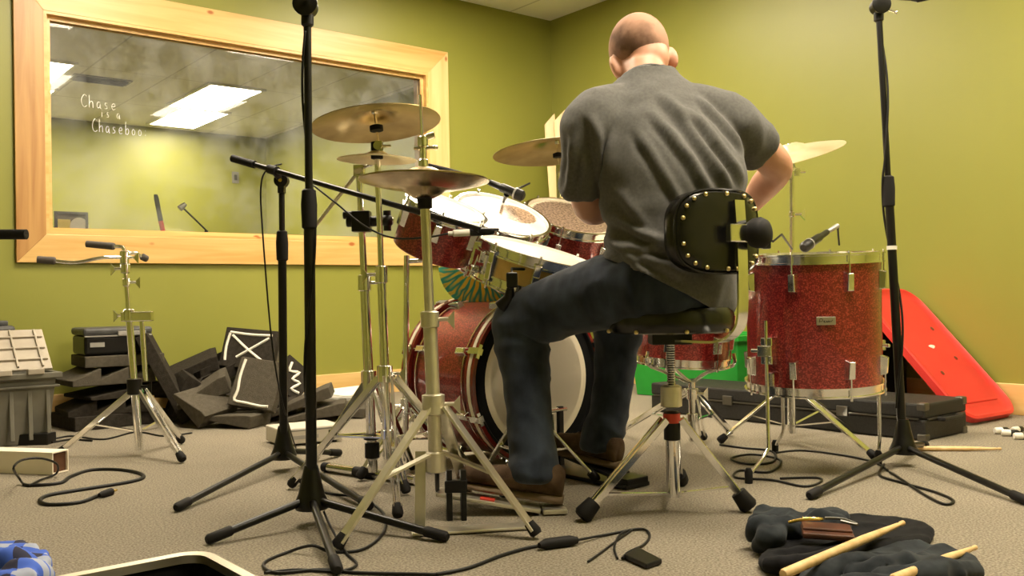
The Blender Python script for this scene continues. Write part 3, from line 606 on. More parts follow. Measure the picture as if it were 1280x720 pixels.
# low red tom on a basket stand beyond the throne
lc = V((855-640)/1160*3.15, 3.15, .525)
lt, lP, _, _ = drum('low_tom', 'red tom standing low on a chrome basket stand beyond the throne seat', lc, ndir(.06, -.06, 1), .315, .20, head='clearhead', nl=6, rot0=.1, cat='drum')

# ================================================================== STANDS
def tripod(o, base, feet, h_top, h_low, mat='chrome', flat=True, bt=.55, r=.010, foot='rubber', w=.020, footr=.015, footlen=.035, braces=True, double=False):
    """legs from a collar at h_top down to the feet, braces from a collar at h_low to mid-leg"""
    b = Vector((base.x, base.y, 0))
    for f in feet:
        f = Vector(f); dr = (f-b); dr.z = 0; L = dr.length; dr.normalize(); side = UP.cross(dr)
        p0 = b + dr*.022 + UP*h_top; p1 = f + UP*.020; ax = (p1-p0).normalized()
        m = MB()
        if flat:
            if double: m.bar(p0+side*.011, p1+side*.006, .008, .018, side).bar(p0-side*.011, p1-side*.006, .008, .018, side)
            else: m.bar(p0, p1, w, .008, side)
        else: m.tube([p0, p1], r, 12)
        lg = m.build('leg', mat, o, smooth=40 if not flat else 0, bevel=.0015 if flat else 0)
        MB().tube([p1-ax*footlen*.6, p1+ax*.004, p1+ax*.012], [footr*.8, footr, footr*.8], 12).build('rubber_foot', foot, lg)
        if braces:
            q = p0.lerp(p1, bt); MB().bar(b + dr*.02 + UP*h_low, q + UP*.0, w*.7, .005, side).build('brace', mat, o, smooth=0)
def collar(o, p, r, h, mat='chrome', wing=None, name='collar'):
    p = Vector(p); m = MB().lathe([(r*.7, -h/2), (r, -h/2+.003), (r, h/2-.003), (r*.7, h/2)], p, UP, 20)
    if wing is not None:
        w = Vector(wing).normalized(); m.cyl(p+w*r*.8, p+w*(r+.022), .005); t = w.cross(UP)
        m.add([p+w*(r+.018)+t*.003+UP*.0, p+w*(r+.018)-t*.003, p+w*(r+.036)-t*.002+UP*.020, p+w*(r+.036)+t*.002+UP*.020, p+w*(r+.018)+t*.003-UP*.004, p+w*(r+.018)-t*.003-UP*.004, p+w*(r+.036)-t*.002-UP*.024, p+w*(r+.036)+t*.002-UP*.024],
              [(0, 1, 2, 3), (4, 7, 6, 5), (0, 4, 5, 1), (0, 3, 7, 4), (1, 5, 6, 2), (2, 6, 7, 3)])
    return m.build(name, mat, o, smooth=35)
def feet3(base, R, ang0): return [Vector((base.x, base.y, 0)) + (GR*math.cos(ang0+k*2*PI/3) + GF*math.sin(ang0+k*2*PI/3))*R for k in range(3)]
def cymbal(label, c, n, dia, mat, bell=.022, bow=.016, bellr=.16, flip=False, group='cymbals', name='cymbal'):
    n = Vector(n).normalized(); r = dia/2; br = r*bellr*2
    pr = [(.006, bow+bell), (br*.45, bow+bell*.9), (br*.8, bow+bell*.45), (br, bow)] + [(br+(r-br)*t_, bow*(1-t_**1.6)) for t_ in (.2, .4, .6, .8, .93, 1)]
    full = pr + [(x, y-.0018) for x, y in reversed(pr)]
    s = -1 if flip else 1
    o = MB().lathe([(x, y*s) for x, y in full], c, n, 72).build(name, mat, org=Vector(c), smooth=60)
    return tag(o, label, 'cymbal', group)
def tilter(o, top, n, mat='chrome'):
    n = Vector(n).normalized()
    MB().cyl(top-n*.055, top+n*.045, .0038, n=8).build('cymbal_rod', mat, o)
    MB().lathe([(.004, -.022), (.019, -.020), (.019, -.006), (.008, -.002), (.004, -.002)], top, n, 18).build('felt_washer', 'rubber', o)
    MB().lathe([(.004, .030), (.009, .031), (.011, .040), (.004, .046)], top, n, 12).build('wing_nut', mat, o)
    m = MB().box(top-n*.065, (.022, .016, .03), Matrix((GR, GF, UP)).transposed()); m.cyl(top-n*.065-GF*.018, top-n*.065+GF*.018, .012); m.cyl(top-n*.065+GR*.01, top-n*.065+GR*.035, .004)
    m.build('tilter', mat, o, smooth=35)

# hi-hat stand
hb = V(-.183, 2.19, 0)
hh = thing('hi_hat_stand', 'satin nickel hi-hat stand with wide flat tripod legs and a pedal', 'hi-hat stand', hb)
HF = [F(668, 674), F(424, 690), V(-.13, 2.52, 0)]
tripod(hh, hb, HF, .295, .185, mat='nickel', w=.030, foot='rubber', footr=.015)
htop = D(530, 228, 2.19)
def on_hh(z): return hb.lerp(Vector((htop.x, htop.y, 0)), z/htop.z) + UP*z
MB().cyl(on_hh(.14), on_hh(.50), .0165).build('lower_tube', 'nickel', hh)
MB().cyl(on_hh(.50), on_hh(.782), .0115).build('upper_tube', 'nickel', hh)
collar(hh, on_hh(.50), .022, .04, 'nickel', wing=GR); collar(hh, on_hh(.30), .027, .05, 'nickel', wing=GR); collar(hh, on_hh(.165), .024, .05, 'nickel')
MB().cyl(on_hh(.78), on_hh(1.03), .0036, n=8).build('pull_rod', 'chrome', hh)
MB().lathe([(.012, -.03), (.017, -.028), (.018, -.006), (.022, -.004), (.022, .012), (.012, .012)], on_hh(.79), UP, 20).build('cymbal_seat', 'rubber', hh)
cl = MB().lathe([(.007, 0), (.012, .004), (.012, .02), (.008, .024), (.008, .05), (.013, .052), (.013, .075), (.006, .08)], on_hh(.855), UP, 16); cl.cyl(on_hh(.905)-GR*.02, on_hh(.905)+GR*.028, .005); cl.ball(on_hh(.905)+GR*.03, .007, 8); cl.cyl(on_hh(.93)+GR*.01, on_hh(.935)+GR*.03, .008)
cl.build('clutch', 'chrome', hh)
# footboard, frame plate and uprights
hp = V(-.095, 2.235, 0); hpd = ndir(.93, .26, 0); hps = UP.cross(hpd)
MB().bar(V(-.245, 2.165, .006), V(.045, 2.215, .006), .055, .006, hps).build('base_plate', 'nickel', hh, smooth=0, bevel=.002)
MB().bar(V(-.225, 2.172, .008), on_hh(.19)+GR*-.035, .024, .008, GR).build('upright', 'nickel', hh, smooth=0)
toe, heel = V(-.20, 2.375, .056), V(.062, 2.365, .010)
fbm = MB().bar(toe, heel, .082, .010, ndir(-.1, 1, 0)).build('footboard', 'nickel', hh, smooth=0, bevel=.003)
MB().bar(toe.lerp(heel, .42)+UP*.0075-GF*.02, toe.lerp(heel, .56)+UP*.0075-GF*.02, .036, .003, ndir(-.1, 1, 0)).build('pedal_mark', 'redtape', fbm, smooth=0)
MB().bar(V(.064, 2.365, .010), V(.125, 2.37, .010), .09, .012, ndir(-.1, 1, 0)).build('heel_plate', 'nickel', hh, smooth=0, bevel=.003)
MB().tube([toe+UP*.004, on_hh(.16)+GF*.02, on_hh(.20)], .006, 8).build('pedal_chain', 'black', hh)
for dx_ in (.0, .035): MB().bar(V(-.165+dx_, 2.30, .0), V(-.165+dx_, 2.30, .125), .016, .014, hps).build('black_post', 'black', hh, smooth=0, bevel=.002)
MB().bar(V(-.175, 2.30, .085), V(-.12, 2.30, .085), .03, .03, UP).build('hinge_block', 'black', hh, smooth=0, bevel=.003)
hc = on_hh(.832)
cymbal('lower hi-hat cymbal, bell hanging down on the nickel stand', on_hh(.826), ndir(.02, .02, 1), .308, 'brass3', flip=True, bow=.020, bell=.022, bellr=.17, group='hi-hat cymbals', name='hi_hat_cymbal')
cymbal('upper hi-hat cymbal lying rim to rim on the lower one', on_hh(.830), ndir(.02, .02, 1), .306, 'brass', bow=.012, bell=.018, bellr=.17, group='hi-hat cymbals', name='hi_hat_cymbal')

# stand with big crash and splash, left of the toms
ab = F(478, 578); ab = V((ab-CAM).dot(GR), 2.62, 0); ab = V((482-640)/1160*2.62, 2.62, 0)
rc = D(470, 155, 2.62); rn = ndir(-.10, .10, 1)
sa = thing('cymbal_stand', 'straight chrome stand carrying the highest cymbal and a small splash', 'cymbal stand', ab, 'cymbal stands')
def on_sa(z): return ab.lerp(Vector((rc.x, rc.y, 0)), z/rc.z) + UP*z
tripod(sa, ab, feet3(ab, .31, -1.37), .33, .16, double=True)
MB().cyl(on_sa(.10), on_sa(.62), .0125).build('lower_tube', 'chrome', sa); MB().cyl(on_sa(.62), on_sa(rc.z-.09), .0085).build('upper_tube', 'chrome', sa)
collar(sa, on_sa(.62), .018, .05, wing=-GR); collar(sa, on_sa(.34), .022, .05, wing=GR); collar(sa, on_sa(.17), .018, .03); tilter(sa, rc, rn)
spz = D(475, 197, 2.62).z
MB().lathe([(.010, -.03), (.017, -.028), (.017, .018), (.010, .02)], on_sa(spz+.025), UP, 18).build('splash_seat', 'rubber', sa)
cymbal('highest cymbal, wide crash tipped over the microphone boom', rc, rn, .365, 'brass', bow=.022)
cymbal('little splash cymbal under the highest cymbal', on_sa(spz-.006), ndir(.03, -.02, 1), .225, 'brass2', bow=.012, bell=.014)

# boom stand with tom clamp
bb = V((463-640)/1160*2.78, 2.78, 0); bt_ = D(449, 214, 2.78)
sb = thing('cymbal_stand', 'chrome boom stand whose black clamp holds the small rack tom', 'cymbal stand', bb, 'cymbal stands')
def on_sb(z): return bb.lerp(Vector((bt_.x, bt_.y, 0)), z/bt_.z) + UP*z
tripod(sb, bb, feet3(bb, .21, 3.2), .30, .15, double=True)
MB().cyl(on_sb(.035), on_sb(.60), .0145).build('lower_tube', 'chrome', sb); MB().cyl(on_sb(.60), on_sb(bt_.z), .0105).build('upper_tube', 'chrome', sb)
collar(sb, on_sb(.60), .020, .05, wing=GR); collar(sb, on_sb(.31), .023, .06); collar(sb, on_sb(.10), .022, .05, 'black'); collar(sb, on_sb(.14), .024, .02, 'black')
bmn = MB().box(on_sb(bt_.z), (.03, .03, .034), Matrix((GR, GF, UP)).transposed()); bmn.cyl(on_sb(bt_.z)-GF*.03, on_sb(bt_.z)+GF*.02, .013); bmn.cyl(on_sb(bt_.z)+GR*.01+UP*.01, on_sb(bt_.z)+GR*.04+UP*.02, .005); bmn.build('boom_joint', 'chrome', sb, smooth=35)
MB().cyl(D(388, 290, 2.80), D(456, 204, 2.78), .0055, n=10).build('boom_arm', 'nickel', sb)
ck = on_sb(D(455, 277, 2.78).z)
cm = MB().box(ck, (.055, .045, .062), Matrix((GR, GF, UP)).transposed()); cm.cyl(ck-GR*.045, ck+GR*.05, .016); cm.cyl(ck-GR*.055+UP*.02, ck-GR*.02+UP*.02, .012); cm.build('tom_clamp', 'black', sb, smooth=35, bevel=.003)
ck2 = D(484, 276, 2.78); cm = MB().cyl(ck+GR*.03, ck2+GR*.02, .0095); cm.build('tom_arm', 'chrome', sb)
cm = MB().ball(ck2, .020, 10); cm.cyl(ck2-UP*.03, ck2+UP*.03, .012); cm.build('clamp_knob', 'black', sb)

# thin stand behind the hi-hat with an arm to the middle tom
cb = V((503-640)/1160*2.99, 2.99, 0)
sx_ = thing('tom_stand', 'slim chrome stand behind the hi-hat holding the middle rack tom', 'drum stand', cb)
ctop = V((509-640)/1160*2.99, 2.99, .69)
tripod(sx_, cb, feet3(cb, .20, 2.0), .20, .10)
MB().cyl(cb+UP*.03, ctop, .0095).build('stand_tube', 'chrome', sx_); collar(sx_, cb.lerp(ctop, .30), .017, .05, wing=-GR)
MB().tube([ctop-UP*.02, ctop+GR*.10+UP*-.01, t2c-t2n*.11-GR*.155], .008, 10, smooth=5).build('tom_arm', 'chrome', sx_)

# snare stand under the snare
nb_ = V((655-640)/1160*2.67, 2.67, 0)
ns = thing('snare_stand', 'low chrome stand cradling the maple snare, mostly behind the left leg', 'drum stand', nb_)
tripod(ns, nb_, feet3(nb_, .20, .2), .22, .10)
nt_ = sc_ - sn_*.145
MB().cyl(nb_+UP*.05, nt_, .011).build('stand_tube', 'chrome', ns)
for k in range(3):
    an = 2*PI*k/3+.9; e = sP(an, .178, -.098); e2 = sP(an, .184, -.080)
    MB().tube([nt_, sP(an, .10, -.122), e, e2], .0055, 8, smooth=4).build('basket_arm', 'chrome', ns)
mc = D(640, 352, 2.46); 
# black clip microphone beside the snare
cm_ = thing('clip_microphone', 'black clip microphone at the snare rim above the left knee', 'microphone', mc-UP*.03)
m = MB().box(mc+UP*.004, (.030, .030, .040), Matrix((GR, GF, UP)).transposed()); m.build('clip', 'black', cm_, smooth=0, bevel=.004)
m = MB().tube([mc+GR*-.004-UP*.015, D(637, 372, 2.47), D(627, 384, 2.48)], [.010, .016, .021], 12); m.build('microphone_body', 'black', cm_)
MB().tube([mc+UP*.02, mc+UP*.035+GF*.03, sP(3.9, .172, -.012)], .004, 8).build('bracket', 'black', cm_)

# cymbal behind the drummer's left shoulder
c3, c3n = D(697, 190, 3.46), ndir(-.06, .06, 1)
s3b = V((704-640)/1160*3.46, 3.46, 0)
s3 = thing('cymbal_stand', 'chrome stand behind the dark-headed tom under the cymbal at the planks', 'cymbal stand', s3b, 'cymbal stands')
def on_s3(z): return s3b.lerp(Vector((c3.x, c3.y, 0)), z/c3.z) + UP*z
tripod(s3, s3b, feet3(s3b, .22, .75), .27, .13)
MB().cyl(on_s3(.03), on_s3(.55), .0125).build('lower_tube', 'chrome', s3); MB().cyl(on_s3(.55), on_s3(c3.z-.06), .009).build('upper_tube', 'chrome', s3); collar(s3, on_s3(.55), .018, .05, wing=GR); tilter(s3, c3, c3n)
cymbal('crash cymbal before the leaning planks, by the drummer’s left sleeve', c3, c3n, .485, 'brass', bow=.030)
# tilted cymbal beyond the right arm
c4, c4n = D(990, 194, 3.42), ndir(-.28, -.22, 1)
s4b = V((985-640)/1160*3.42, 3.42, 0)
s4 = thing('cymbal_stand', 'chrome cymbal stand with its tripod legs under the floor tom', 'cymbal stand', s4b, 'cymbal stands')
def on_s4(z): return s4b.lerp(Vector((c4.x, c4.y, 0)), z/c4.z) + UP*z
tripod(s4, s4b, [F(902, 556), F(1092, 577), V(1.30, 3.62, 0)], .205, .06, w=.022)
MB().cyl(on_s4(.03), on_s4(.60), .0155).build('lower_tube', 'chrome', s4); MB().cyl(on_s4(.60), on_s4(c4.z-.06), .009).build('upper_tube', 'chrome', s4); collar(s4, on_s4(.60), .018, .05, wing=GR); collar(s4, on_s4(.21), .021, .04); tilter(s4, c4, c4n)
collar(s4, on_s4(.835), .012, .02, wing=GR)
cymbal('bright cymbal tipped steeply beyond the drummer’s right arm', c4, c4n, .385, 'brass2', bow=.022)
# basket stand under the low tom
lb = V((862-640)/1160*3.15, 3.15, 0)
ls = thing('basket_stand', 'chrome basket stand under the low red tom', 'drum stand', lb)
tripod(ls, lb, [F(776, 545), F(912, 545), V(.70, 3.45, 0)], .22, .12, double=True)
MB().cyl(lb+UP*.05, lb+UP*.25, .012).build('stand_tube', 'chrome', ls); collar(ls, lb+UP*.21, .018, .04, wing=GR); collar(ls, lb+UP*.13, .020, .03)
for k in range(3):
    e = lP(2*PI*k/3+.5, .172, -.206); e2 = lP(2*PI*k/3+.5, .172, -.165)
    MB().tube([lb+UP*.245, lP(2*PI*k/3+.5, .09, -.235), e, e2], .006, 8, smooth=3).build('basket_arm', 'chrome', ls)

# bass drum pedal
pb0 = bc + bn*.06; pb0.z = 0
pd = thing('bass_drum_pedal', 'black bass drum pedal under the right shoe', 'drum pedal', pb0)
side = ndir(.77, .64, 0)
for sg in (-1, 1): MB().bar(pb0+side*.045*sg+UP*.0, pb0+side*.045*sg+UP*.20, .020, .014, side).build('pedal_post', 'black', pd, smooth=0, bevel=.002)
MB().cyl(pb0-side*.07+UP*.19, pb0+side*.07+UP*.19, .008).build('axle', 'chrome', pd)
MB().tube([pb0+UP*.19, pb0-bn*.018+UP*.27], .0045, 8).build('beater_rod', 'chrome', pd)
MB().ball(bc+bn*.033+UP*.004-UP*.0, (.026, .026, .026), 12).build('beater', 'matte', pd)
h0, h1 = pb0+bn*.02+UP*.078, pb0+bn*.30+UP*.030
MB().bar(h0, h1, .085, .010, side).build('footboard', 'black', pd, smooth=0, bevel=.003)
MB().bar(pb0-bn*.02+UP*.008, pb0+bn*.37+UP*.008, .10, .012, side).build('base_plate', 'black', pd, smooth=0, bevel=.003)
MB().bar(pb0+bn*.29+UP*.02, pb0+bn*.37+UP*.02, .09, .02, side).build('heel_plate', 'black', pd, smooth=0, bevel=.003)
MB().tube([h0, pb0+UP*.18+bn*.012], .005, 8).build('pedal_chain', 'chrome', pd)

# throne
tb = V(.400, 2.36, 0)
th = thing('drum_throne', 'black studded drum throne with a chrome tripod and backrest under the drummer', 'stool', tb)
tripod(th, tb, [F(731, 652), F(934, 640), V(.47, 2.66, 0)], .232, .045, mat='chrome', bt=.80, double=True, foot='rubber', footr=.024, footlen=.060)
def on_t(z): return tb + UP*z - GR*.004*z
MB().cyl(on_t(.035), on_t(.24), .0165).build('lower_tube', 'chrome', th)
collar(th, on_t(.215), .021, .075, 'black'); MB().lathe([(.0215, -.012), (.0218, -.012), (.0218, .012), (.0215, .012)], on_t(.235), UP, 24).build('band', 'redtape', th)
MB().lathe([(.020, 0), (.027, .003), (.027, .052), (.020, .056)], on_t(.262), UP, 24).build('collar', 'nickel', th)
prof = []; z = .31
while z < .438: prof += [(.0095, z), (.0115, z+.003), (.0095, z+.006)]; z += .006
MB().lathe(prof, tb, UP, 16).build('threaded_post', 'chrome', th)
MB().box(on_t(.437), (.10, .08, .03), Matrix((GR, GF, UP)).transposed()).build('seat_bracket', 'black', th, smooth=0, bevel=.003)
seat = []
for z, k in ((.452, .90), (.456, .97), (.469, 1.0), (.498, 1.0), (.514, .94), (.520, .80), (.521, .4)):
    seat.append([tb + UP*z + (GR*math.cos(a_)*.160 + GF*math.sin(a_)*.160)*k for a_ in [2*PI*i/40 for i in range(40)]])
MB().loft(seat).build('seat', 'leather', th)
seat_ = [c for c in th.children if c.name.startswith('seat') and 'bracket' not in c.name][0]
for i in range(8):
    a_ = 2*PI*(i+.1)/8; MB().ball(tb + UP*.458 + GR*math.cos(a_)*.158 + GF*math.sin(a_)*.158, .0055, 6).build('stud', 'stud', seat_)
bkn = ndir(.50, -.86, 0); bks = UP.cross(bkn); bkc = V(.492, 2.165, .692)
rings = []
def bk(x, y, dpt): return bkc + bks*x + UP*y + bkn*(dpt - 1.6*x*x)       # curved round the back
K = 44; hw, hh_ = .130, .098
def sup(a_, k):
    c_, s_2 = math.cos(a_), math.sin(a_); e_ = .62
    return math.copysign(abs(c_)**e_, c_)*hw*k, math.copysign(abs(s_2)**e_, s_2)*hh_*k
for k, dpt in ((.3, .020), (.7, .020), (.92, .018), (.985, .010), (1.0, .0), (1.0, -.022), (.96, -.034), (.8, -.042), (.4, -.044)):
    rings.append([bk(*sup(2*PI*i/K, k), dpt) for i in range(K)])
bkr = MB().loft(rings).build('backrest', 'leather', th)
for i in range(18): MB().ball(bk(*sup(2*PI*(i+.5)/18, .89), .019), .0055, 8).build('stud', 'stud', bkr)
pip = MB(); pip.tube([bk(*sup(2*PI*i/K, .99), .012) for i in range(K)], .0035, 6, closed=True); pip.build('piping', 'leather', bkr)
ex = bkn; br0 = bk(.028, .060, .030); bx_ = .028
pts = [bk(bx_, .072, .030), bk(bx_, -.04, .036), bk(bx_, -.185, .034), bk(bx_, -.232, .015), bk(bx_*.7, -.258, -.035), on_t(.432)+bkn*.06, on_t(.430)]
pts = catmull(pts, 6); m = MB()
rgs = []
for i, p in enumerate(pts):
    t_ = (pts[min(i+1, len(pts)-1)]-pts[max(i-1, 0)]).normalized(); u_ = bks; n_ = t_.cross(u_).normalized()
    rgs.append([p+u_*.015+n_*.003, p-u_*.015+n_*.003, p-u_*.015-n_*.003, p+u_*.015-n_*.003])
m.loft(rgs).build('back_bar', 'chrome', th, smooth=30)
MB().box(bk(bx_-.018, -.006, .044), (.062, .020, .042), Matrix((bks, bkn, UP)).transposed()).build('bar_clamp', 'chrome', th, smooth=0, bevel=.003)
kc = bk(bx_+.030, -.006, .062)
MB().lathe([(.012, -.025), (.030, -.018), (.036, -.004), (.036, .012), (.028, .024), (.012, .030)], kc, ndir(.75, -.65, .1), 20).build('clamp_knob', 'rubber', th)
# ================================================================== MICROPHONE STANDS
def mic_stand(name, label, base, feet, top, h_hub=.10, r1=.0135, r2=.0095, zsplit=.62, boom=None, group='black microphone stands'):
    o = thing(name, label, 'microphone stand', Vector((base.x, base.y, 0)), group)
    b = Vector((base.x, base.y, 0)); on = lambda z: b.lerp(Vector((top.x, top.y, 0)), z/top.z) + UP*z
    MB().lathe([(.018, .035), (.040, .038), (.042, .052), (.032, .075), (.024, .11), (.019, .135), (.016, .145)], b, UP, 24).build('hub', 'black', o)
    for f in feet:
        f = Vector(f); d = (f-b).normalized(); p0 = b + d*.028 + UP*.058; p1 = f + UP*.013; ax = (p1-p0).normalized()
        lg = MB().cyl(p0, p1, .0095, n=12).build('leg', 'black', o); MB().tube([p1-ax*.055, p1-ax*.05, p1+ax*.002, p1+ax*.008], [.0105, .0125, .0125, .008], 12).build('rubber_foot', 'rubber', lg)
    zs = top.z*zsplit
    MB().cyl(on(.12), on(zs), r1, n=16).build('lower_tube', 'black', o); MB().cyl(on(zs), on(top.z), r2, n=14).build('upper_tube', 'black', o)
    MB().lathe([(r1*.9, -.06), (r1*1.35, -.055), (r1*1.45, 0), (r1*1.25, .035), (r2, .04)], on(zs), UP, 18).build('clutch', 'rubber', o)
    return o, on
mb1 = F(390, 655); mt1 = D(384, 8, 2.25)
m1, on1 = mic_stand('microphone_stand', 'nearest black microphone stand, tall pole in front of the window', mb1, [F(556, 678), F(262, 681), V(-.36, 1.86, 0)], mt1, zsplit=.62)
def boom_head(o, p, tdir):
    m = MB().lathe([(.010, -.05), (.015, -.045), (.015, -.02), (.009, -.016)], p, UP, 16); m.build('swivel_neck', 'black', o)
    m = MB().cyl(p-GF*.016, p+GF*.016, .024, n=20); m.lathe([(.030, 0), (.030, .006), (.024, .008)], p-GF*.022, -GF, 20); m.build('swivel_joint', 'black', o)
    kb = MB().cyl(p+GF*.0, p+tdir*.055, .0035, n=8); kb.ball(p+tdir*.058, .006, 8); kb.build('locking_lever', 'chrome', o)
boom_head(m1, mt1, ndir(.2, -.9, .1))
MB().cyl(mt1+UP*.012+ndir(-.6, -.5, .6)*.30, mt1+UP*.012+ndir(.6, .5, -.0)*.0+ndir(.6, .5, .55)*.35, .0075, n=12).build('boom_arm', 'black', m1)
mb2 = F(1130, 582); mt2 = D(1098, 8, 2.95)
m2, on2 = mic_stand('microphone_stand', 'black microphone stand beside the floor tom, before the red lid', mb2, [F(1013, 625), F(1283, 632), V(1.42, 3.22, 0)], mt2, zsplit=.60)
boom_head(m2, mt2, ndir(.8, -.3, -.42))
MB().cyl(mt2+ndir(-.7, .2, .16)*.30+UP*.02, mt2+ndir(.97, -.1, .10)*.10+UP*.01, .0075, n=12).build('boom_arm', 'black', m2)
MB().tube([D(1146, 1, 2.90), D(1160, -4, 2.89), D(1185, -12, 2.88)], [.006, .011, .011], 12).build('counterweight', 'rubber', m2)
MB().cyl(mt2+ndir(.97, -.1, .10)*.10+UP*.01, D(1148, 0, 2.90), .0075, n=12).build('boom_tail', 'black', m2)
MB().lathe([(.0150, -.006), (.0155, -.006), (.0155, .006), (.0150, .006)], on2(D(1118, 310, 2.94).z), UP, 16).build('white_band', 'cardwhite', m2)
mb3 = F(355, 588); mt3 = D(352, 226, 2.96)
m3, on3 = mic_stand('microphone_stand', 'shorter black microphone stand whose boom reaches to the snare', mb3, [F(222, 640), F(462, 638), V(-.62, 3.28, 0)], mt3, zsplit=.79)
jn = MB().cyl(mt3-GF*.014, mt3+GF*.014, .022, n=20); jn.box(mt3-UP*.02, (.02, .026, .04), Matrix((GR, GF, UP)).transposed()); jn.build('swivel_joint', 'black', m3, smooth=35)
MB().lathe([(0, 0), (.006, 0), (.006, .004), (0, .004)], mt3-GF*.016, -GF, 14).build('joint_screw', 'gold', m3)
bA, bB = D(291, 198, 3.02), D(600, 287, 2.50)
jp = bA.lerp(bB, .20); 
MB().cyl(bA, bB, .0085, n=12).build('boom_arm', 'black', m3)
MB().cyl(bA, bA.lerp(bB, .105), .0125, n=14).build('counterweight', 'rubber', m3)
MB().cyl(mt3, bA.lerp(bB, .19), .010).build('boom_post', 'black', m3)
MB().lathe([(.010, -.02), (.015, -.018), (.015, .018), (.010, .02)], bA.lerp(bB, .19), bB-bA, 16).build('boom_sleeve', 'rubber', m3)
# microphone on that boom: slim pencil with a pale sleeve
sm1 = D(560, 292, 2.50); sm2 = D(618, 289, 2.52)
pmc = thing('pencil_microphone', 'slim black microphone with a pale sleeve lying over the snare', 'microphone', sm1)
ax = (sm2-sm1).normalized()
MB().tube([sm1, sm1+ax*.012, sm1+ax*.015, sm1+ax*.058], [.006, .006, .0095, .0095], 14).build('plug_sleeve', 'cardwhite', pmc)
MB().tube([sm1+ax*.058, sm1+ax*.064, sm2-ax*.006, sm2], [.0085, .0105, .0105, .007], 14).build('microphone_body', 'black', pmc)
MB().tube([sm2-ax*.02, sm2+UP*.004+ax*.01, bB], .005, 8).build('clip', 'black', pmc)
# boom end poking in from the left edge
lb0 = V(-1.62, 2.25, 0)
m4, on4 = mic_stand('microphone_stand', 'microphone stand at the left edge, only its black boom end showing', lb0, [lb0+GR*.0+GF*.3, lb0-GR*.26-GF*.15, lb0-GR*-.26-GF*.15], V(-1.62, 2.25, .70), zsplit=.6)
e0, e1 = V(-1.70, 2.25, .705), D(33, 293, 2.25)
MB().cyl(e0, e1, .0085, n=12).build('boom_arm', 'black', m4); MB().cyl(D(-6, 293, 2.25), e1, .0125, n=14).build('counterweight', 'rubber', m4)
boom_head(m4, V(-1.62, 2.25, .70), ndir(.2, -.9, .1))

def microphone(label, tail, tip, r=.0125, clip=None, name='drum_microphone', headr=None):
    ax = (tip-tail).normalized(); L = (tip-tail).length; o = thing(name, label, 'microphone', tail)
    MB().tube([tail, tail+ax*.004, tail+ax*L*.32, tail+ax*L*.36, tail+ax*L*.74], [r*.62, r*.7, r*.75, r, r], 16).build('microphone_body', 'black', o)
    hr = headr or r*1.25
    MB().tube([tail+ax*L*.74, tail+ax*L*.77, tail+ax*L*.95, tip], [hr*.9, hr, hr, hr*.6], 16).build('grille', 'mic', o)
    MB().lathe([(hr*1.0, -.003), (hr*1.06, -.003), (hr*1.06, .003), (hr*1.0, .003)], tail+ax*L*.76, ax, 16).build('ring', 'silver', o)
    if clip: MB().tube([tail+ax*L*.5-UP*r] + clip, [.010] + [.004]*len(clip), 8).build('clip', 'black', o)
    return o, ax
tm, ax = microphone('black microphone aimed at the middle rack tom from behind its rim', D(612, 228, 3.02), D(655, 246, 2.98), r=.0150, clip=[D(630, 250, 3.06), D(628, 259, 3.10)])
MB().tube([D(536, 207, 3.12), D(560, 213, 3.10), D(613, 228, 3.02)], [.008, .009, .0095], 10).build('cable_plug', 'rubber', tm)
MB().tube([D(641, 238, 3.02), D(652, 234, 3.08), D(662, 229, 3.12)], .0035, 6).build('clip_lever', 'black', tm)
fm_, ax = microphone('black microphone lying over the floor tom rim on a wire clip', D(1034, 290, 2.93), D(1004, 310, 2.80), r=.0135)
MB().tube([D(1034, 290, 2.93), D(1047, 282, 2.96)], [.0065, .008], 10).build('plug', 'silver', fm_)
MB().tube([D(1047, 283, 2.96), D(1048, 296, 2.98), D(1049, 306, 3.02)], .003, 6).build('cable_end', 'cable', fm_)
cl2 = D(957, 301, 2.80)
fc2 = thing('microphone_clip', 'small black rim clip with bent wire on the floor tom behind the backrest knob', 'clip', cl2-UP*.03)
MB().box(cl2, (.026, .03, .05), Matrix((GR, GF, UP)).transposed()).build('clamp', 'black', fc2, smooth=0, bevel=.004)
MB().tube([cl2+UP*.015, D(966, 302, 2.82), D(977, 293, 2.86), D(990, 311, 2.95)], .0035, 8).build('wire', 'black', fc2)
MB().cyl(cl2+UP*.024, cl2+UP*.034, .012, n=12).build('screw', 'rubber', fc2)

# ================================================================== CABLES
def cable(label, pts, r=.0035, mat='cable', parts=(), name='cable', lift=True):
    P = [Vector(p) for p in pts]
    if not parts:
        o = MB().tube(P, r, 7, smooth=7).build(name, mat, smooth=180); return tag(o, label, 'cable', None)
    o = thing(name, label, 'cable', P[0]); MB().tube(P, r, 7, smooth=7).build('cord', mat, o, smooth=180)
    for nm, pp, rr, mt in parts: MB().tube(pp, rr, 14).build(nm, mt, o)
    return o
def fl(*xy, z=.004): return [F(x, y, z) for x, y in xy]
pl = [(140, 616), (125, 619), (100, 628), (62, 631), (50, 626), (62, 619), (110, 611), (160, 603), (179, 597), (172, 591), (145, 587), (112, 588), (88, 596), (75, 604), (40, 607), (30, 606)]
cable('black cable looped in front of the card tube, gold plug showing', fl(*pl), .0062, parts=[('plug', [F(124, 619, .010), F(128, 618, .010), F(139, 614.5, .010)], [.006, .010, .011], 'rubber'), ('plug_tip', [F(139, 614.5, .010), F(146, 612.5, .010)], [.0045, .003], 'gold')])
cable('thin dark cable looping over the white card tube', [F(30, 606, .006), F(24, 598, .02), F(17, 585, .085), F(28, 575, .09), F(52, 573, .085), F(71, 580, .05), F(70, 592, .01), F(50, 600, .006), F(36, 607, .006)], .0035)
cable('thin cable on the carpet between tote and chrome stand', fl((10, 549), (40, 547), (68, 548), (90, 545), (130, 549), (170, 540), (205, 545), (240, 541)), .0035)
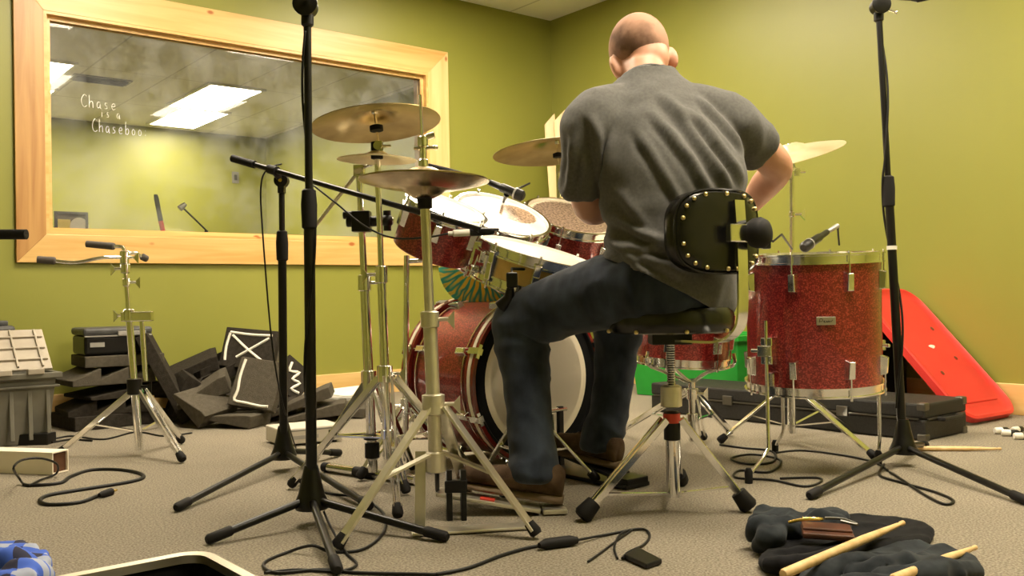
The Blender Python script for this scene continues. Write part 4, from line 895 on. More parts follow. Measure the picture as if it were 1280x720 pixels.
cable('black cable hanging from the shorter stand’s boom to the floor', [D(352, 205, 2.96), D(334, 212, 2.97), D(326, 235, 2.97), D(329, 300, 2.97), D(338, 410, 2.97), D(346, 470, 2.97), D(356, 515, 2.98), F(372, 565, .006), F(385, 578, .004)], .0028)
cable('thin cable drooping under the boom from pole to clamp to snare microphone', [D(392, 232, 2.70), D(420, 254, 2.66), D(455, 282, 2.60), D(490, 297, 2.56), D(530, 297, 2.50), D(560, 292, 2.50)], .0028)
cable('black cable spiralling down the nearest stand’s pole', [on1(z) + (GR*math.cos(z*9)+GF*math.sin(z*9))*(.0145 if z < .84 else .0135) for z in [1.2-.06*k for k in range(18)]], .003)
cable('black cable wound round the stand beside the floor tom', [on2(z) + (GR*math.cos(z*8.5+2)+GF*math.sin(z*8.5+2))*(.019 if z < .90 else .0140) for z in [1.38-.06*k for k in range(21)]], .0036)
cable('coil of cable on the carpet at the nearest stand’s foot', [F(395, 615, .02), F(420, 618, .004), F(450, 622, .004), F(478, 640, .004), F(480, 664, .004), F(455, 686, .004), F(415, 690, .004), F(390, 682, .02), F(360, 690, .004), F(330, 704, .004), F(345, 716, .004), F(400, 712, .004), F(450, 716, .004), F(545, 718, .004)], .0035)
cable('second thinner loop of cable beside the nearest stand’s hub', [F(405, 640, .03), F(415, 662, .02), F(432, 690, .004), F(446, 706, .004), F(420, 714, .004), F(370, 712, .004), F(330, 716, .004)], .0030)
cable('cable running to the long black connector before the throne', fl((545, 718), (585, 710), (625, 695), (655, 686), (676, 682)), .0038, parts=[('connector', [F(674, 682, .012), F(682, 680, .012), F(712, 676, .012), F(722, 675, .012)], [.006, .012, .012, .007], 'rubber'), ('lead', catmull([F(722, 675, .01), F(760, 668, .004), F(800, 661, .004), F(812, 668, .004), F(806, 680, .004), F(786, 690, .004), F(778, 698, .006)], 5), .003, 'cable')])
cable('tangle of thin lead between connector and small black box', fl((735, 702), (752, 690), (776, 672), (790, 662), (775, 668), (768, 684), (772, 698)), .0026)
cable('cable coiled on the carpet under the floor tom', fl((900, 556), (930, 560), (965, 564), (966, 577), (935, 580), (914, 573), (940, 568), (975, 575), (962, 590), (925, 588), (920, 597), (965, 600), (1005, 608), (1026, 602), (1020, 597), (975, 598)), .0036)
cable('cable trailing from the floor tom to the stand before the lid', fl((968, 566), (1000, 563), (1040, 567), (1075, 573), (1098, 580), (1110, 588)), .0034)
cable('loop of cable beside the right hand stand’s hub', fl((1105, 580), (1100, 594), (1130, 604), (1172, 616), (1192, 626), (1180, 630), (1155, 618), (1125, 598), (1112, 590)), .0036)
pd_ = [F(780, 700, .0), F(798, 690, .0), F(828, 706, .0), F(808, 713, 0)]
bx = MB().prism([p + UP*.002 for p in pd_], UP*.010).build('belt_pack', 'black', smooth=0, bevel=.003); tag(bx, 'small flat black box on the carpet before the throne', 'box')
pa = thing('power_adapter', 'black power adapter on the carpet beside the grey tote', 'adapter', F(45, 557))
MB().box(F(45, 555)+UP*.022, (.13, .07, .044), Euler((0, 0, -.7))).build('brick', 'black', pa, smooth=0, bevel=.004)
MB().tube([F(65, 553, .02), F(90, 549, .006), F(115, 551, .005)], .004, 8).build('lead', 'cable', pa)
# ================================================================== FOAM, BOXES AND CASES ROUND THE ROOM
RC = Matrix((GR, GF, UP)).transposed()
def foam_tile(label, pos, eul, size=(.30, .30, .06), kind='teeth', mat='foam', glue=None, world=False, group=None, rest=True):
    R = (Matrix.Identity(3) if world else RC) @ Euler(eul).to_matrix(); w, d, h = size; pr = []
    if kind == 'teeth':
        n = 4; b = h*.38; pr = [(-w/2, 0), (w/2, 0)]
        for k in range(n, 0, -1): pr += [(-w/2+w*k/n, b), (-w/2+w*(k-.5)/n, h)]
        pr += [(-w/2, b)]
    elif kind == 'ramp': pr = [(-w/2, 0), (w/2, 0), (w/2, h), (w/2-.03, h), (-w/2, h*.25)]
    elif kind == 'saw':
        n = 3; b = h*.35; pr = [(-w/2, 0), (w/2, 0)]
        for k in range(n, 0, -1): pr += [(-w/2+w*k/n, h), (-w/2+w*(k-1)/n, b)]
    else: pr = [(-w/2, 0), (w/2, 0), (w/2, h), (-w/2, h)]
    loc = [Vector((x, -d/2, z-h/2)) for x, z in pr]
    P = [Vector(pos) + R @ v for v in loc]; e = R @ Vector((0, d, 0))
    mz = min(min(p.z, (p+e).z) for p in P); dz = Vector((0, 0, max(0, .002-mz)))
    P = [p+dz for p in P]
    o = MB().prism(P, e).build('acoustic_foam_panel', mat, smooth=0, bevel=.004)
    tag(o, label, 'acoustic foam', group)
    if glue:
        m = MB()
        for st in glue: m.tube([Vector(pos)+dz + R @ Vector((x*w/2, y*d/2, (h/2 if kind in ('flat', 'back') else -h/2)+.001)) for x, y in st], .007, 6, smooth=3)
        m.build('glue_bead', 'glue', o, label='white dried glue')
    return o
def atz(px, d, z): return V((px-640)/1160*d, d, z)
g1 = 'foam panels stacked on the left'
for k, (px, d, z, rz, sz, kd, mt, lb) in enumerate([
    (134, 4.30, .030, .10, (.42, .34, .060), 'flat', 'foam', 'dark foam panel at the very bottom of the left foam stack'),
    (128, 4.28, .095, -.06, (.36, .32, .070), 'saw', 'foam', 'saw-toothed foam panel second from the bottom of the left stack'),
    (142, 4.30, .160, .12, (.34, .32, .060), 'ramp', 'foam', 'ramped foam panel in the middle of the left stack'),
    (128, 4.26, .232, .05, (.36, .32, .075), 'saw', 'foam2', 'grey ridged foam panel jutting left from the stack, below the topmost'),
    (146, 4.30, .298, -.05, (.34, .30, .050), 'flat', 'foam2', 'topmost grey foam panel of the left stack, under the black case')]):
    foam_tile(lb, atz(px, d, z), (0, 0, rz+YAW), sz, kd, mt, group=g1)
ls_ = foam_tile('long dark foam plank leaning against the right side of the left stack', atz(206, 4.30, .20), (0, math.radians(64), .3), (.44, .24, .055), 'flat', 'foam', group=g1)
ec = atz(139, 4.28, .385)
eq = thing('equipment_case', 'black hard case with silver lip on top of the left foam stack', 'case', ec-UP*.060)
Re = RC @ Euler((0, 0, YAW-.05)).to_matrix()
MB().box(ec-UP*.015, (.285, .26, .085), Re).build('case_body', 'black', eq, smooth=0, bevel=.012)
MB().box(ec+UP*.046, (.295, .27, .034), Re).build('case_lid', 'darkplastic', eq, smooth=0, bevel=.012)
MB().box(ec+UP*.026+Re @ Vector((0, -.132, 0)), (.285, .012, .006), Re).build('silver_lip', 'silver', eq, smooth=0)
MB().box(ec+UP*.036+Re @ Vector((.055, -.14, 0)), (.12, .014, .020), Re).build('latch_bar', 'silver', eq, smooth=0, bevel=.002)
MB().box(ec-UP*.012+Re @ Vector((-.09, -.132, 0)), (.06, .006, .02), Re).build('name_plate', 'silver', eq, smooth=0)
g2 = 'foam panels heaped under the window'
X_ = [[(-.8, .75), (0, .7), (.8, .75)], [(-.8, .7), (-.85, 0), (-.8, -.7)], [(-.7, .6), (-.1, .0), (.6, -.6)], [(.7, .6), (.2, .1), (-.4, -.5)]]
Lg = [[(-.75, .9), (-.78, .2), (-.7, -.4), (-.72, -.8), (-.2, -.84), (.4, -.88), (.8, -.85)]]
Sg = [[(-.6, .7), (-.4, .2), (.1, .5), (.0, -.1), (.5, .0), (.3, -.6), (.8, -.5)]]
for px, py, d, eul, sz, kd, mt, gl, lb in [
    (313, 437, 4.62, (1.25, .10, -.10), (.27, .20, .05), 'back', 'foam', X_, 'black foam panel with crossed white glue lines atop the heap'),
    (306, 462, 4.72, (.45, -.30, -.2), (.34, .28, .06), 'ramp', 'foam2', None, 'grey foam ramp lying under the panel with crossed glue'),
    (323, 481, 4.16, (1.18, .14, -.20), (.215, .225, .05), 'back', 'foam2', Lg, 'grey foam panel with an L-shaped white glue line facing the room'),
    (364, 474, 4.52, (1.1, .75, .3), (.17, .17, .05), 'back', 'foam', Sg, 'dark foam panel corner with squiggled glue behind the boom stand pole'),
    (236, 456, 4.62, (.15, -.20, .3), (.28, .24, .07), 'ramp', 'foam', None, 'dark foam ramp lying high on the left side of the heap'),
    (266, 458, 4.60, (.3, .25, -.5), (.22, .22, .07), 'saw', 'foam', None, 'saw-toothed foam panel in the heap, left of the glued panels'),
    (240, 480, 4.50, (.15, .05, .2), (.30, .28, .07), 'saw', 'foam', None, 'saw-toothed dark foam panel in the middle left of the heap'),
    (253, 485, 4.26, (.12, -.30, .25), (.24, .22, .08), 'ramp', 'foam2', None, 'grey foam ramp tipped up at the front left of the heap'),
    (222, 508, 4.32, (.2, -.95, .35), (.22, .18, .07), 'ramp', 'foam', None, 'dark foam wedge standing on edge at the left foot of the heap'),
    (258, 512, 4.14, (.2, .75, -.4), (.20, .20, .08), 'ramp', 'foam2', None, 'grey foam wedge on its side at the front of the heap'),
    (296, 520, 4.12, (0, .16, -.25), (.24, .18, .055), 'ramp', 'foam2', None, 'small grey foam wedge flat on the carpet before the L-glued panel'),
    (285, 500, 4.45, (.2, .3, .4), (.26, .22, .08), 'saw', 'foam', None, 'dark foam panel buried in the middle of the heap'),
    (330, 512, 4.40, (.1, -.05, .2), (.30, .26, .06), 'flat', 'foam', None, 'black foam slab under the right side of the heap'),
    (368, 503, 4.30, (.05, -.30, .1), (.36, .18, .05), 'ramp', 'foam2', None, 'long grey foam ramp reaching right between the two black poles'),
    (392, 514, 4.28, (0, -.10, .15), (.30, .20, .055), 'ramp', 'foam2', None, 'grey foam ramp on the carpet just right of the nearest black pole'),
    (428, 515, 4.40, (0, .12, -.1), (.26, .20, .045), 'flat', 'foam2', None, 'flat grey foam piece on the carpet left of the chrome stands'),
    (408, 500, 4.75, (0, .04, .2), (.30, .24, .05), 'flat', 'foam3', None, 'pale foam sheet by the pine baseboard behind the stands'),
    ]:
    foam_tile(lb, D(px, py, d), eul, sz, kd, mt, gl, group=g2)
o = MB().box(atz(425, 4.85, .068), (.30, .22, .012), RC @ Euler((.1, -.08, .25)).to_matrix()).build('paper_sheet', 'paper', smooth=0, bevel=.002); tag(o, 'white papers lying on the pale foam at the baseboard', 'paper')

mtb = thing('metal_tube', 'chrome tube with a black collar lying on the carpet behind the stands', 'tube', F(462, 592))
t0_, t1_ = F(408, 584, .016), F(520, 600, .016)
MB().cyl(t0_, t1_, .0145, n=18).build('tube', 'chrome', mtb); MB().cyl(t0_.lerp(t1_, .34), t0_.lerp(t1_, .56), .0158, n=18).build('collar', 'rubber', mtb); MB().cyl(t0_-(t1_-t0_)*.03, t0_+(t1_-t0_)*.03, .0156, n=18).build('end_cap', 'rubber', mtb)
# small cream box on the carpet
b0 = F(350, 560); b1 = F(428, 552)
bd_ = (b1-b0); bl = bd_.length; bx = bd_.normalized(); by = UP.cross(bx); hb_ = .070
db = thing('recorder_box', 'small cream electronics box with a dark label on the carpet by the poles', 'box', (b0+b1)/2)
Rb = Matrix((bx, by, UP)).transposed(); ctr = (b0+b1)/2+by*.09
MB().box(ctr+UP*.038, (bl, .18, .060), Rb).build('case', 'boxcream', db, smooth=0, bevel=.005)
MB().box(ctr-by*.0895+UP*.038+bx*bl*.36, (bl*.17, .004, .024), Rb).build('dark_label', 'black', db, smooth=0)
MB().box(ctr-by*.0895+UP*.032-bx*bl*.1, (bl*.42, .004, .014), Rb).build('grey_stripe', 'silver', db, smooth=0)
MB().box(ctr-by*.0895+UP*.058, (bl*.98, .004, .005), Rb).build('seam', 'grey', db, smooth=0)
for sx in (-1, 1):
    for sy in (-1, 1): MB().cyl(ctr+bx*sx*bl*.4+by*sy*.07, ctr+bx*sx*bl*.4+by*sy*.07+UP*.010, .009, n=12).build('rubber_foot', 'rubber', db)

# grey tote with its pale ribbed lid
tt = thing('storage_tote', 'grey plastic tote with a pale ribbed lid resting on it, by the left edge', 'tote', (-3.6, -.48, 0))
tx0, tx1, ty0, ty1, tz = -3.92, -3.30, -.69, -.27, .285
def ringr(x0, x1, y0, y1, z): return [Vector((x0, y0, z)), Vector((x1, y0, z)), Vector((x1, y1, z)), Vector((x0, y1, z))]
MB().loft([ringr(tx0+.03, tx1-.03, ty0+.03, ty1-.03, .002), ringr(tx0, tx1, ty0, ty1, tz), ringr(tx0+.006, tx1-.006, ty0+.006, ty1-.006, tz), ringr(tx0+.035, tx1-.035, ty0+.035, ty1-.035, .012)]).build('tote_body', 'tote', tt, smooth=0, bevel=.006)
m = MB()
for z_, w_ in ((tz-.012, .018), (tz-.055, .010)):
    for a_, b_ in (((tx0-w_, ty0-w_), (tx1+w_, ty0)), ((tx0-w_, ty1), (tx1+w_, ty1+w_)), ((tx0-w_, ty0), (tx0, ty1)), ((tx1, ty0), (tx1+w_, ty1))):
        m.box(((a_[0]+b_[0])/2, (a_[1]+b_[1])/2, z_), (b_[0]-a_[0], b_[1]-a_[1], .022 if w_ > .012 else .010))
m.build('tote_rim', 'tote', tt, smooth=0, bevel=.003)
m = MB()
for k in range(9): m.box((tx0+.06+k*.066, ty0+.005, .13), (.016, .012, .22), Euler((-.10, 0, 0)))
m.build('side_ribs', 'tote', tt, smooth=0, bevel=.003)
la, lb_ = Vector((0, ty0+.02, tz+.010)), Vector((0, ty0+.20, tz+.165)); ln = (lb_-la).normalized(); Rl = Matrix((Vector((1, 0, 0)), ln, Vector((1, 0, 0)).cross(ln))).transposed()
lc_ = Vector(((tx0+tx1)/2-.005, (la.y+lb_.y)/2, (la.z+lb_.z)/2)); LL = (lb_-la).length
lid = MB().box(lc_, (tx1-tx0-.01, LL, .012), Rl).build('tote_lid', 'totelid', tt, smooth=0, bevel=.004, label='pale ribbed lid')
m = MB()
for k in range(7): m.box(lc_+Rl @ Vector((-.27+k*.09, 0, .010)), (.008, LL-.02, .012), Rl)
for k in range(3): m.box(lc_+Rl @ Vector((0, -LL*.28+k*LL*.28, .010)), (tx1-tx0-.03, .007, .012), Rl)
m.build('lid_ribs', 'totelid', lid, smooth=0, bevel=.002)
m = MB()
for k in range(5): m.box((tx0+.08+k*.115, ty0-.012, tz+.006), (.06, .03, .022))
m.build('lid_hinge', 'totelid', lid, smooth=0, bevel=.003)
dc = thing('hard_case', 'charcoal plastic case standing behind the grey tote', 'case', (-3.62, -.14, 0))
MB().box((-3.62, -.145, .235), (.52, .19, .465)).build('case_shell', 'darkplastic', dc, smooth=0, bevel=.015)
MB().box((-3.62, -.145, .478), (.47, .15, .022)).build('case_top', 'darkplastic', dc, smooth=0, bevel=.006)
m = MB()
for k in (-1, 1): m.box((-3.62+k*.15, -.243, .44), (.05, .014, .06))
m.build('case_latch', 'black', dc, smooth=0, bevel=.003)
# white card tube
ta, tb_ = F(66, 594), F(-40, 594); tdx = (tb_-ta).normalized(); tdx = (tdx*.985+UP.cross(tdx)*-.17).normalized(); tyy = UP.cross(tdx); Rt = Matrix((tdx, tyy, UP)).transposed()
tc_ = ta+UP*.037-tyy*.035
wt = thing('card_tube', 'white square card tube lying open-ended at the left edge', 'tube', ta)
m = MB(); Lt = .42
for y_, z_, sy, sz in ((0, .034, .072, .004), (0, -.034, .072, .004), (.034, 0, .004, .064), (-.034, 0, .004, .064)): m.box(tc_+Rt @ Vector((Lt/2, y_, z_)), (Lt, sy, sz), Rt)
m.build('tube_walls', 'tube', wt, smooth=0)
MB().box(tc_+Rt @ Vector((.010, 0, 0)), (.004, .066, .066), Rt).build('tube_mouth_shade', 'tube_shade', wt, smooth=0)  # dark plate across the mouth, painted as the shade inside the tube

# chrome folding snare stand, arms folded, in front of the foam stack
kb = V((172-640)/1160*3.38, 3.38, 0)
ks = thing('snare_stand', 'chrome snare stand with folded rubber-tipped arms before the foam stack', 'drum stand', kb)
tripod(ks, kb, [F(76, 571), F(227, 579), V(-1.30, 3.62, 0)], .235, .09, double=True, footr=.016)
ktop = D(155, 315, 3.38)
def on_k(z): return kb.lerp(Vector((ktop.x, ktop.y, 0)), z/ktop.z) + UP*z
MB().cyl(on_k(.02), on_k(.28), .0145).build('lower_tube', 'chrome', ks); MB().cyl(on_k(.28), on_k(.53), .0125).build('middle_tube', 'chrome', ks); MB().cyl(on_k(.53), on_k(ktop.z-.02), .0085).build('upper_tube', 'chrome', ks)
MB().cyl(on_k(.27)+GR*.042, on_k(.50)+GR*.045, .009).build('second_tube', 'chrome', ks)
collar(ks, on_k(.25), .026, .06, 'black', wing=GR); collar(ks, on_k(.51), .020, .045, wing=-GR)
MB().box(on_k(.505)+GR*.03, (.11, .03, .035), RC).build('cross_block', 'chrome', ks, smooth=0, bevel=.003)
collar(ks, on_k(.63), .014, .03, wing=GR); collar(ks, on_k(.68), .017, .035, wing=-GR); collar(ks, on_k(ktop.z-.02), .016, .05, wing=GR)
def arm(pts, tipn):
    P = [D(x, y, 3.38+dz) for x, y, dz in pts]; g = MB().tube(P, .0065, 10, smooth=4).build('basket_arm', 'chrome', ks)
    MB().tube([P[-1]+(P[-2]-P[-1]).normalized()*.004, P[-1], P[-1]+(P[-1]-P[-2]).normalized()*tipn], [.010, .0135, .0125], 12).build('rubber_tip', 'greyrub', g)
arm([(157, 322, 0), (128, 322, -.05), (95, 328, -.08), (68, 326, -.10)], .055)
arm([(157, 318, 0), (153, 309, .05), (142, 308, .05)], .10)
arm([(157, 318, 0), (168, 316, .03), (178, 321, .06)], .02)

# black long case
kx0, kx1, ky0, ky1, kz = -.965, -.645, -3.075, -1.75, .135
bc_ = thing('instrument_case', 'long black tolex instrument case with steel corners lying behind the floor tom', 'case', ((kx0+kx1)/2, (ky0+ky1)/2, 0))
MB().box(((kx0+kx1)/2, (ky0+ky1)/2, .040), (kx1-kx0, ky1-ky0, .076)).build('case_base', 'tolex', bc_, smooth=0, bevel=.008)
MB().box(((kx0+kx1)/2, (ky0+ky1)/2, .108), (kx1-kx0, ky1-ky0, .054)).build('case_lid', 'tolex', bc_, smooth=0, bevel=.008)
m = MB(); m.box((kx0-.002, (ky0+ky1)/2, .0795), (.006, ky1-ky0-.04, .006)); m.box(((kx0+kx1)/2, ky0-.002, .0795), (kx1-kx0-.04, .006, .006)); m.build('steel_strip', 'steel', bc_, smooth=0)
for x_ in (kx0, kx1):
    for z_ in (.012, .124): 
        m = MB().box((x_+(.015 if x_ == kx0 else -.015), ky0+.014, z_), (.036, .034, .030)); m.build('corner_cap', 'steel', bc_, smooth=0, bevel=.006)
MB().tube([(kx0+.09, ky0-.004, .075), (kx0+.09, ky0-.025, .075), (kx1-.09, ky0-.025, .075), (kx1-.09, ky0-.004, .075)], .008, 8).build('handle', 'tolex', bc_)
for y_ in (-2.75, -2.2): MB().box((kx0-.005, y_, .085), (.010, .05, .04)).build('latch', 'steel', bc_, smooth=0, bevel=.003)
# speaker box under the lid, red lid leaning on it
am = thing('speaker_box', 'black box standing at the wall, the red lid leaning on it', 'speaker', (-.30, -2.34, 0))
MB().box((-.30, -2.36, .205), (.44, .36, .404)).build('cabinet', 'tolex', am, smooth=0, bevel=.010)
MB().box((-.30, -2.542, .205), (.39, .010, .34)).build('grille', 'matte', am, smooth=0, bevel=.004)
rb0, rb1 = Vector((-.285, -3.0, .004)), Vector((-.272, -2.55, .500))
ly = (rb1-rb0).normalized(); Ll = .72; lx = Vector((1, 0, 0)); lx = (lx-ly*lx.dot(ly)).normalized(); lz = lx.cross(ly)
if lz.z < 0: lz = -lz
W2, cr = .240, .10
def rr_(wd, hg, r, n=7):
    out = []
    for cx_, cy_, a0 in ((wd-r, hg-r, 0), (-wd+r, hg-r, PI/2), (-wd+r, -hg+r, PI), (wd-r, -hg+r, 3*PI/2)):
        out += [(cx_+r*math.cos(a0+PI/2*i/n), cy_+r*math.sin(a0+PI/2*i/n)) for i in range(n+1)]
    return out
mid = rb0 + ly*Ll/2
def lidring(wd, hg, r, z): return [mid+lx*x+ly*y+lz*z for x, y in rr_(wd, hg, r)]
rl = thing('red_lid', 'red plastic tote lid leaning up at the right wall', 'lid', rb0)
MB().loft([lidring(W2-.02, Ll/2-.02, cr-.01, .0), lidring(W2, Ll/2, cr, .002), lidring(W2, Ll/2, cr, .030), lidring(W2-.012, Ll/2-.012, cr-.008, .034), lidring(W2-.026, Ll/2-.026, cr-.015, .022), lidring(W2-.06, Ll/2-.06, cr-.03, .022)]).build('lid_panel', 'redlid', rl, smooth=50)
for x_, y_ in ((.11, -.05), (-.10, -.12), (.13, .12)): MB().lathe([(0, 0), (.010, 0), (.010, .003), (0, .003)], mid+lx*x_+ly*y_+lz*.0215, lz, 12).build('rivet', 'redhoop', rl)
MB().loft([[mid+lx*(-.0+.022*math.cos(t)+.006*math.sin(2*t))+ly*(.02+.010*math.sin(t))+lz*h_ for t in [2*PI*i/16 for i in range(16)]] for h_ in (.021, .0235)]).build('pale_scuff', 'cardwhite', rl)
m = MB().bar(mid+lx*-.15+ly*(-Ll/2+.085)+lz*.022, mid+lx*.15+ly*(-Ll/2+.085)+lz*.022, .012, .010, ly); m.build('lid_ridge', 'redlid', rl, smooth=0, bevel=.003)
# green bin
gb = thing('green_bin', 'bright green plastic bin at the right wall behind the drums', 'bin', (-.27, -1.5, 0))
gx0, gx1, gy0, gy1 = -.50, -.04, -1.90, -1.16
MB().loft([ringr(gx0+.03, gx1-.02, gy0+.03, gy1-.03, .002), ringr(gx0, gx1, gy0, gy1, .33), ringr(gx0+.006, gx1-.006, gy0+.006, gy1-.006, .33), ringr(gx0+.035, gx1-.025, gy0+.035, gy1-.035, .012)]).build('bin_body', 'green', gb, smooth=0, bevel=.012)
m = MB()
for a_, b_ in (((gx0-.02, gy0-.02), (gx1+.01, gy0)), ((gx0-.02, gy1), (gx1+.01, gy1+.02)), ((gx0-.02, gy0), (gx0, gy1)), ((gx1, gy0), (gx1+.012, gy1))): m.box(((a_[0]+b_[0])/2, (a_[1]+b_[1])/2, .325), (b_[0]-a_[0], b_[1]-a_[1], .028))
m.build('bin_rim', 'green', gb, smooth=0, bevel=.003)
# planks in the corner
for (tp, bt2, w_, lb) in ((D(687, 150, 6.10), V(.345, 5.92, .0), .072, 'pale plank with a slanted top in the room corner, the one on the left'), (D(699, 146, 6.02), V(.415, 5.80, .0), .078, 'pale knotted plank with a slanted top in the room corner, the one on the right')):
    ax = (tp-bt2).normalized(); sd = (GR-ax*GR.dot(ax)).normalized(); nn = ax.cross(sd)
    P = [bt2-sd*w_/2+UP*.01, bt2+sd*w_/2+UP*.01, tp+sd*w_/2+ax*.045, tp-sd*w_/2-ax*.03]
    o = MB().prism(P, nn*.02).build('wood_plank', 'pine_pale', smooth=0, bevel=.002); tag(o, lb, 'plank', 'planks in the corner')
# tie-dyed round cushion lodged above the bass drum
tcn = atz(600, 3.22, .655); tn = ndir(.1, -1, .15); tu, tw = frame(tn)
m = MB(); m.lathe([(.0, .035), (.06, .032), (.11, .022), (.138, .006), (.142, 0), (.138, -.006), (.11, -.022), (.06, -.032), (0, -.035)], (0, 0, 0), (0, -1, 0), 48)
o = m.build('round_cushion', 'tiedye', org=Vector((0, 0, 0)), smooth=60); o.location = tcn
o.rotation_euler = Vector((0, -1, 0)).rotation_difference(tn).to_euler(); tag(o, 'round yellow and teal tie-dyed cushion behind the toms, above the bass drum', 'cushion')

# open case at the bottom edge
c0, e1, e2 = F(255, 686, .12), ndir(-.77, -.64, 0), ndir(.63, -.77, 0)
oc = thing('open_case', 'black hard case lying open with a pale metal rim at the bottom edge', 'case', Vector((c0.x, c0.y, 0)))
def cr_(x0, x1, y0, y1, r, z):
    out = []
    for cx_, cy_, a0 in ((x0+r, y0+r, PI), (x1-r, y0+r, 1.5*PI), (x1-r, y1-r, 0), (x0+r, y1-r, PI/2)):
        out += [Vector((c0.x, c0.y, 0))+e1*(cx_+r*math.cos(a0+PI/2*i/6))+e2*(cy_+r*math.sin(a0+PI/2*i/6))+UP*z for i in range(7)]
    return out
A_, B_ = .72, .42
MB().loft([cr_(.01, A_-.01, .01, B_-.01, .04, .002), cr_(.0, A_, .0, B_, .05, .112), cr_(.012, A_-.012, .012, B_-.012, .04, .112), cr_(.02, A_-.02, .02, B_-.02, .035, .014)]).build('case_tray', 'matte', oc, smooth=30)
m = MB(); m.loft([cr_(-.006, A_+.006, -.006, B_+.006, .055, .098), cr_(-.006, A_+.006, -.006, B_+.006, .055, .118), cr_(.002, A_-.002, .002, B_-.002, .049, .122), cr_(.016, A_-.016, .016, B_-.016, .038, .120), cr_(.016, A_-.016, .016, B_-.016, .038, .106)], cap=False); m.build('case_rim', 'rim', oc, smooth=30)
MB().loft([cr_(.05, A_*.5, .06, B_-.06, .03, .016), cr_(.05, A_*.5, .06, B_-.06, .03, .062), cr_(.06, A_*.5-.01, .07, B_-.07, .02, .066)]).build('foam_insert', 'darkplastic', oc, smooth=30)
MB().box(Vector((c0.x, c0.y, 0))+e1*.02+e2*(B_*.45)+UP*.085, (.012, .05, .03), Matrix((e1, e2, UP)).transposed()).build('latch_tongue', 'steel', oc, smooth=0)

# cloth heaps
def cloth(name, label, outline, th, folds, mat, seed=0, rip=.004):
    B = catmull([F(x, y, .004) for x, y in outline], 5, True); mb = MB().prism(B, UP*th)
    for pts, r in folds:
        q = catmull([F(x, y, z) for x, y, z in pts], 5); L_ = len(q)
        mb.tube(q, [r*(.55+.45*math.sin(PI*(i+.6)/(L_+.2))) for i in range(L_)], 12)
    org = Vector((sum(v.x for v in B)/len(B), sum(v.y for v in B)/len(B), 0))
    def dsp(w):
        q = Vector((w.x*7+w.y*6, w.y*17-w.x*5, w.z*9)) + Vector((seed*5.3, seed*2.1, 0)); return rip*((1-abs(noise.noise(q))*2) + .5*noise.noise(q*2.3)) if w.z > .01 else 0
    me = blob(mb, .0055, org, name, smooth=5, disp=dsp)
    lo_ = min(v.co.z for v in me.vertices)
    for v in me.vertices: v.co.z = max(v.co.z-lo_, 0) + .001
    o = link(me, name, mat, None, org, 180); return tag(o, label, 'clothes')
cloth('jacket', 'black jacket folded flat on the carpet under the brown wallet', [(958, 698), (950, 711), (985, 718), (1060, 704), (1120, 692), (1162, 680), (1160, 664), (1110, 655), (1066, 652), (1040, 662), (1000, 670), (972, 684)], .022,
    [([(955, 704, .020), (1000, 704, .026), (1060, 692, .026), (1120, 682, .024), (1158, 674, .016)], .022), ([(975, 682, .018), (1010, 672, .024), (1060, 660, .022), (1120, 662, .016)], .018), ([(968, 692, .022), (1030, 688, .028), (1090, 676, .022)], .016)], 'cloth', 1, .003)
cloth('trousers', 'crumpled faded black trousers heaped by the throne\u2019s right foot', [(940, 668), (942, 654), (956, 648), (980, 652), (1004, 655), (1024, 648), (1046, 650), (1058, 658), (1044, 664), (1016, 670), (990, 680), (962, 684), (946, 678)], .030,
    [([(944, 674, .020), (948, 660, .046), (968, 656, .054), (990, 662, .044), (1000, 670, .026)], .024), ([(958, 654, .030), (985, 658, .046), (1015, 660, .040), (1036, 662, .028)], .020), ([(1000, 660, .034), (1022, 651, .052), (1046, 653, .042), (1056, 660, .022)], .021),
     ([(960, 682, .018), (966, 670, .044), (976, 660, .052)], .018), ([(1012, 668, .022), (1028, 660, .042), (1040, 654, .046)], .015), ([(948, 680, .020), (954, 668, .048), (958, 656, .048)], .015)], 'navy', 2, .009)
cloth('sweater', 'crumpled dark sweater at the bottom edge, under the crossing drumsticks', [(1000, 730), (1040, 716), (1075, 704), (1110, 696), (1142, 693), (1168, 697), (1195, 702), (1220, 711), (1224, 724), (1195, 742), (1110, 748), (1015, 746)], .028,
    [([(1010, 730, .022), (1050, 714, .038), (1090, 704, .044), (1130, 700, .034)], .022), ([(1060, 722, .034), (1100, 712, .048), (1140, 706, .046), (1175, 704, .030)], .022), ([(1090, 728, .034), (1140, 720, .048), (1190, 714, .040), (1218, 714, .022)], .024),
     ([(1150, 700, .024), (1180, 708, .044), (1205, 722, .036)], .018), ([(1030, 738, .028), (1080, 732, .040), (1130, 734, .036)], .020), ([(1110, 700, .026), (1118, 714, .048), (1128, 730, .042)], .014)], 'navy', 3, .009)
cloth('plaid_shirt', 'blue white and black plaid cloth crumpled at the bottom left corner', [(-30, 700), (5, 694), (28, 697), (48, 703), (60, 712), (57, 724), (40, 745), (-30, 765)], .035,
    [([(-25, 712, .045), (5, 702, .072), (28, 704, .066), (46, 710, .040)], .024), ([(5, 722, .050), (28, 712, .074), (46, 714, .060), (54, 722, .030)], .024), ([(-15, 735, .045), (12, 728, .062), (34, 732, .046)], .024), ([(20, 700, .040), (30, 714, .072), (36, 732, .050)], .016)], 'plaid', 5, .008)
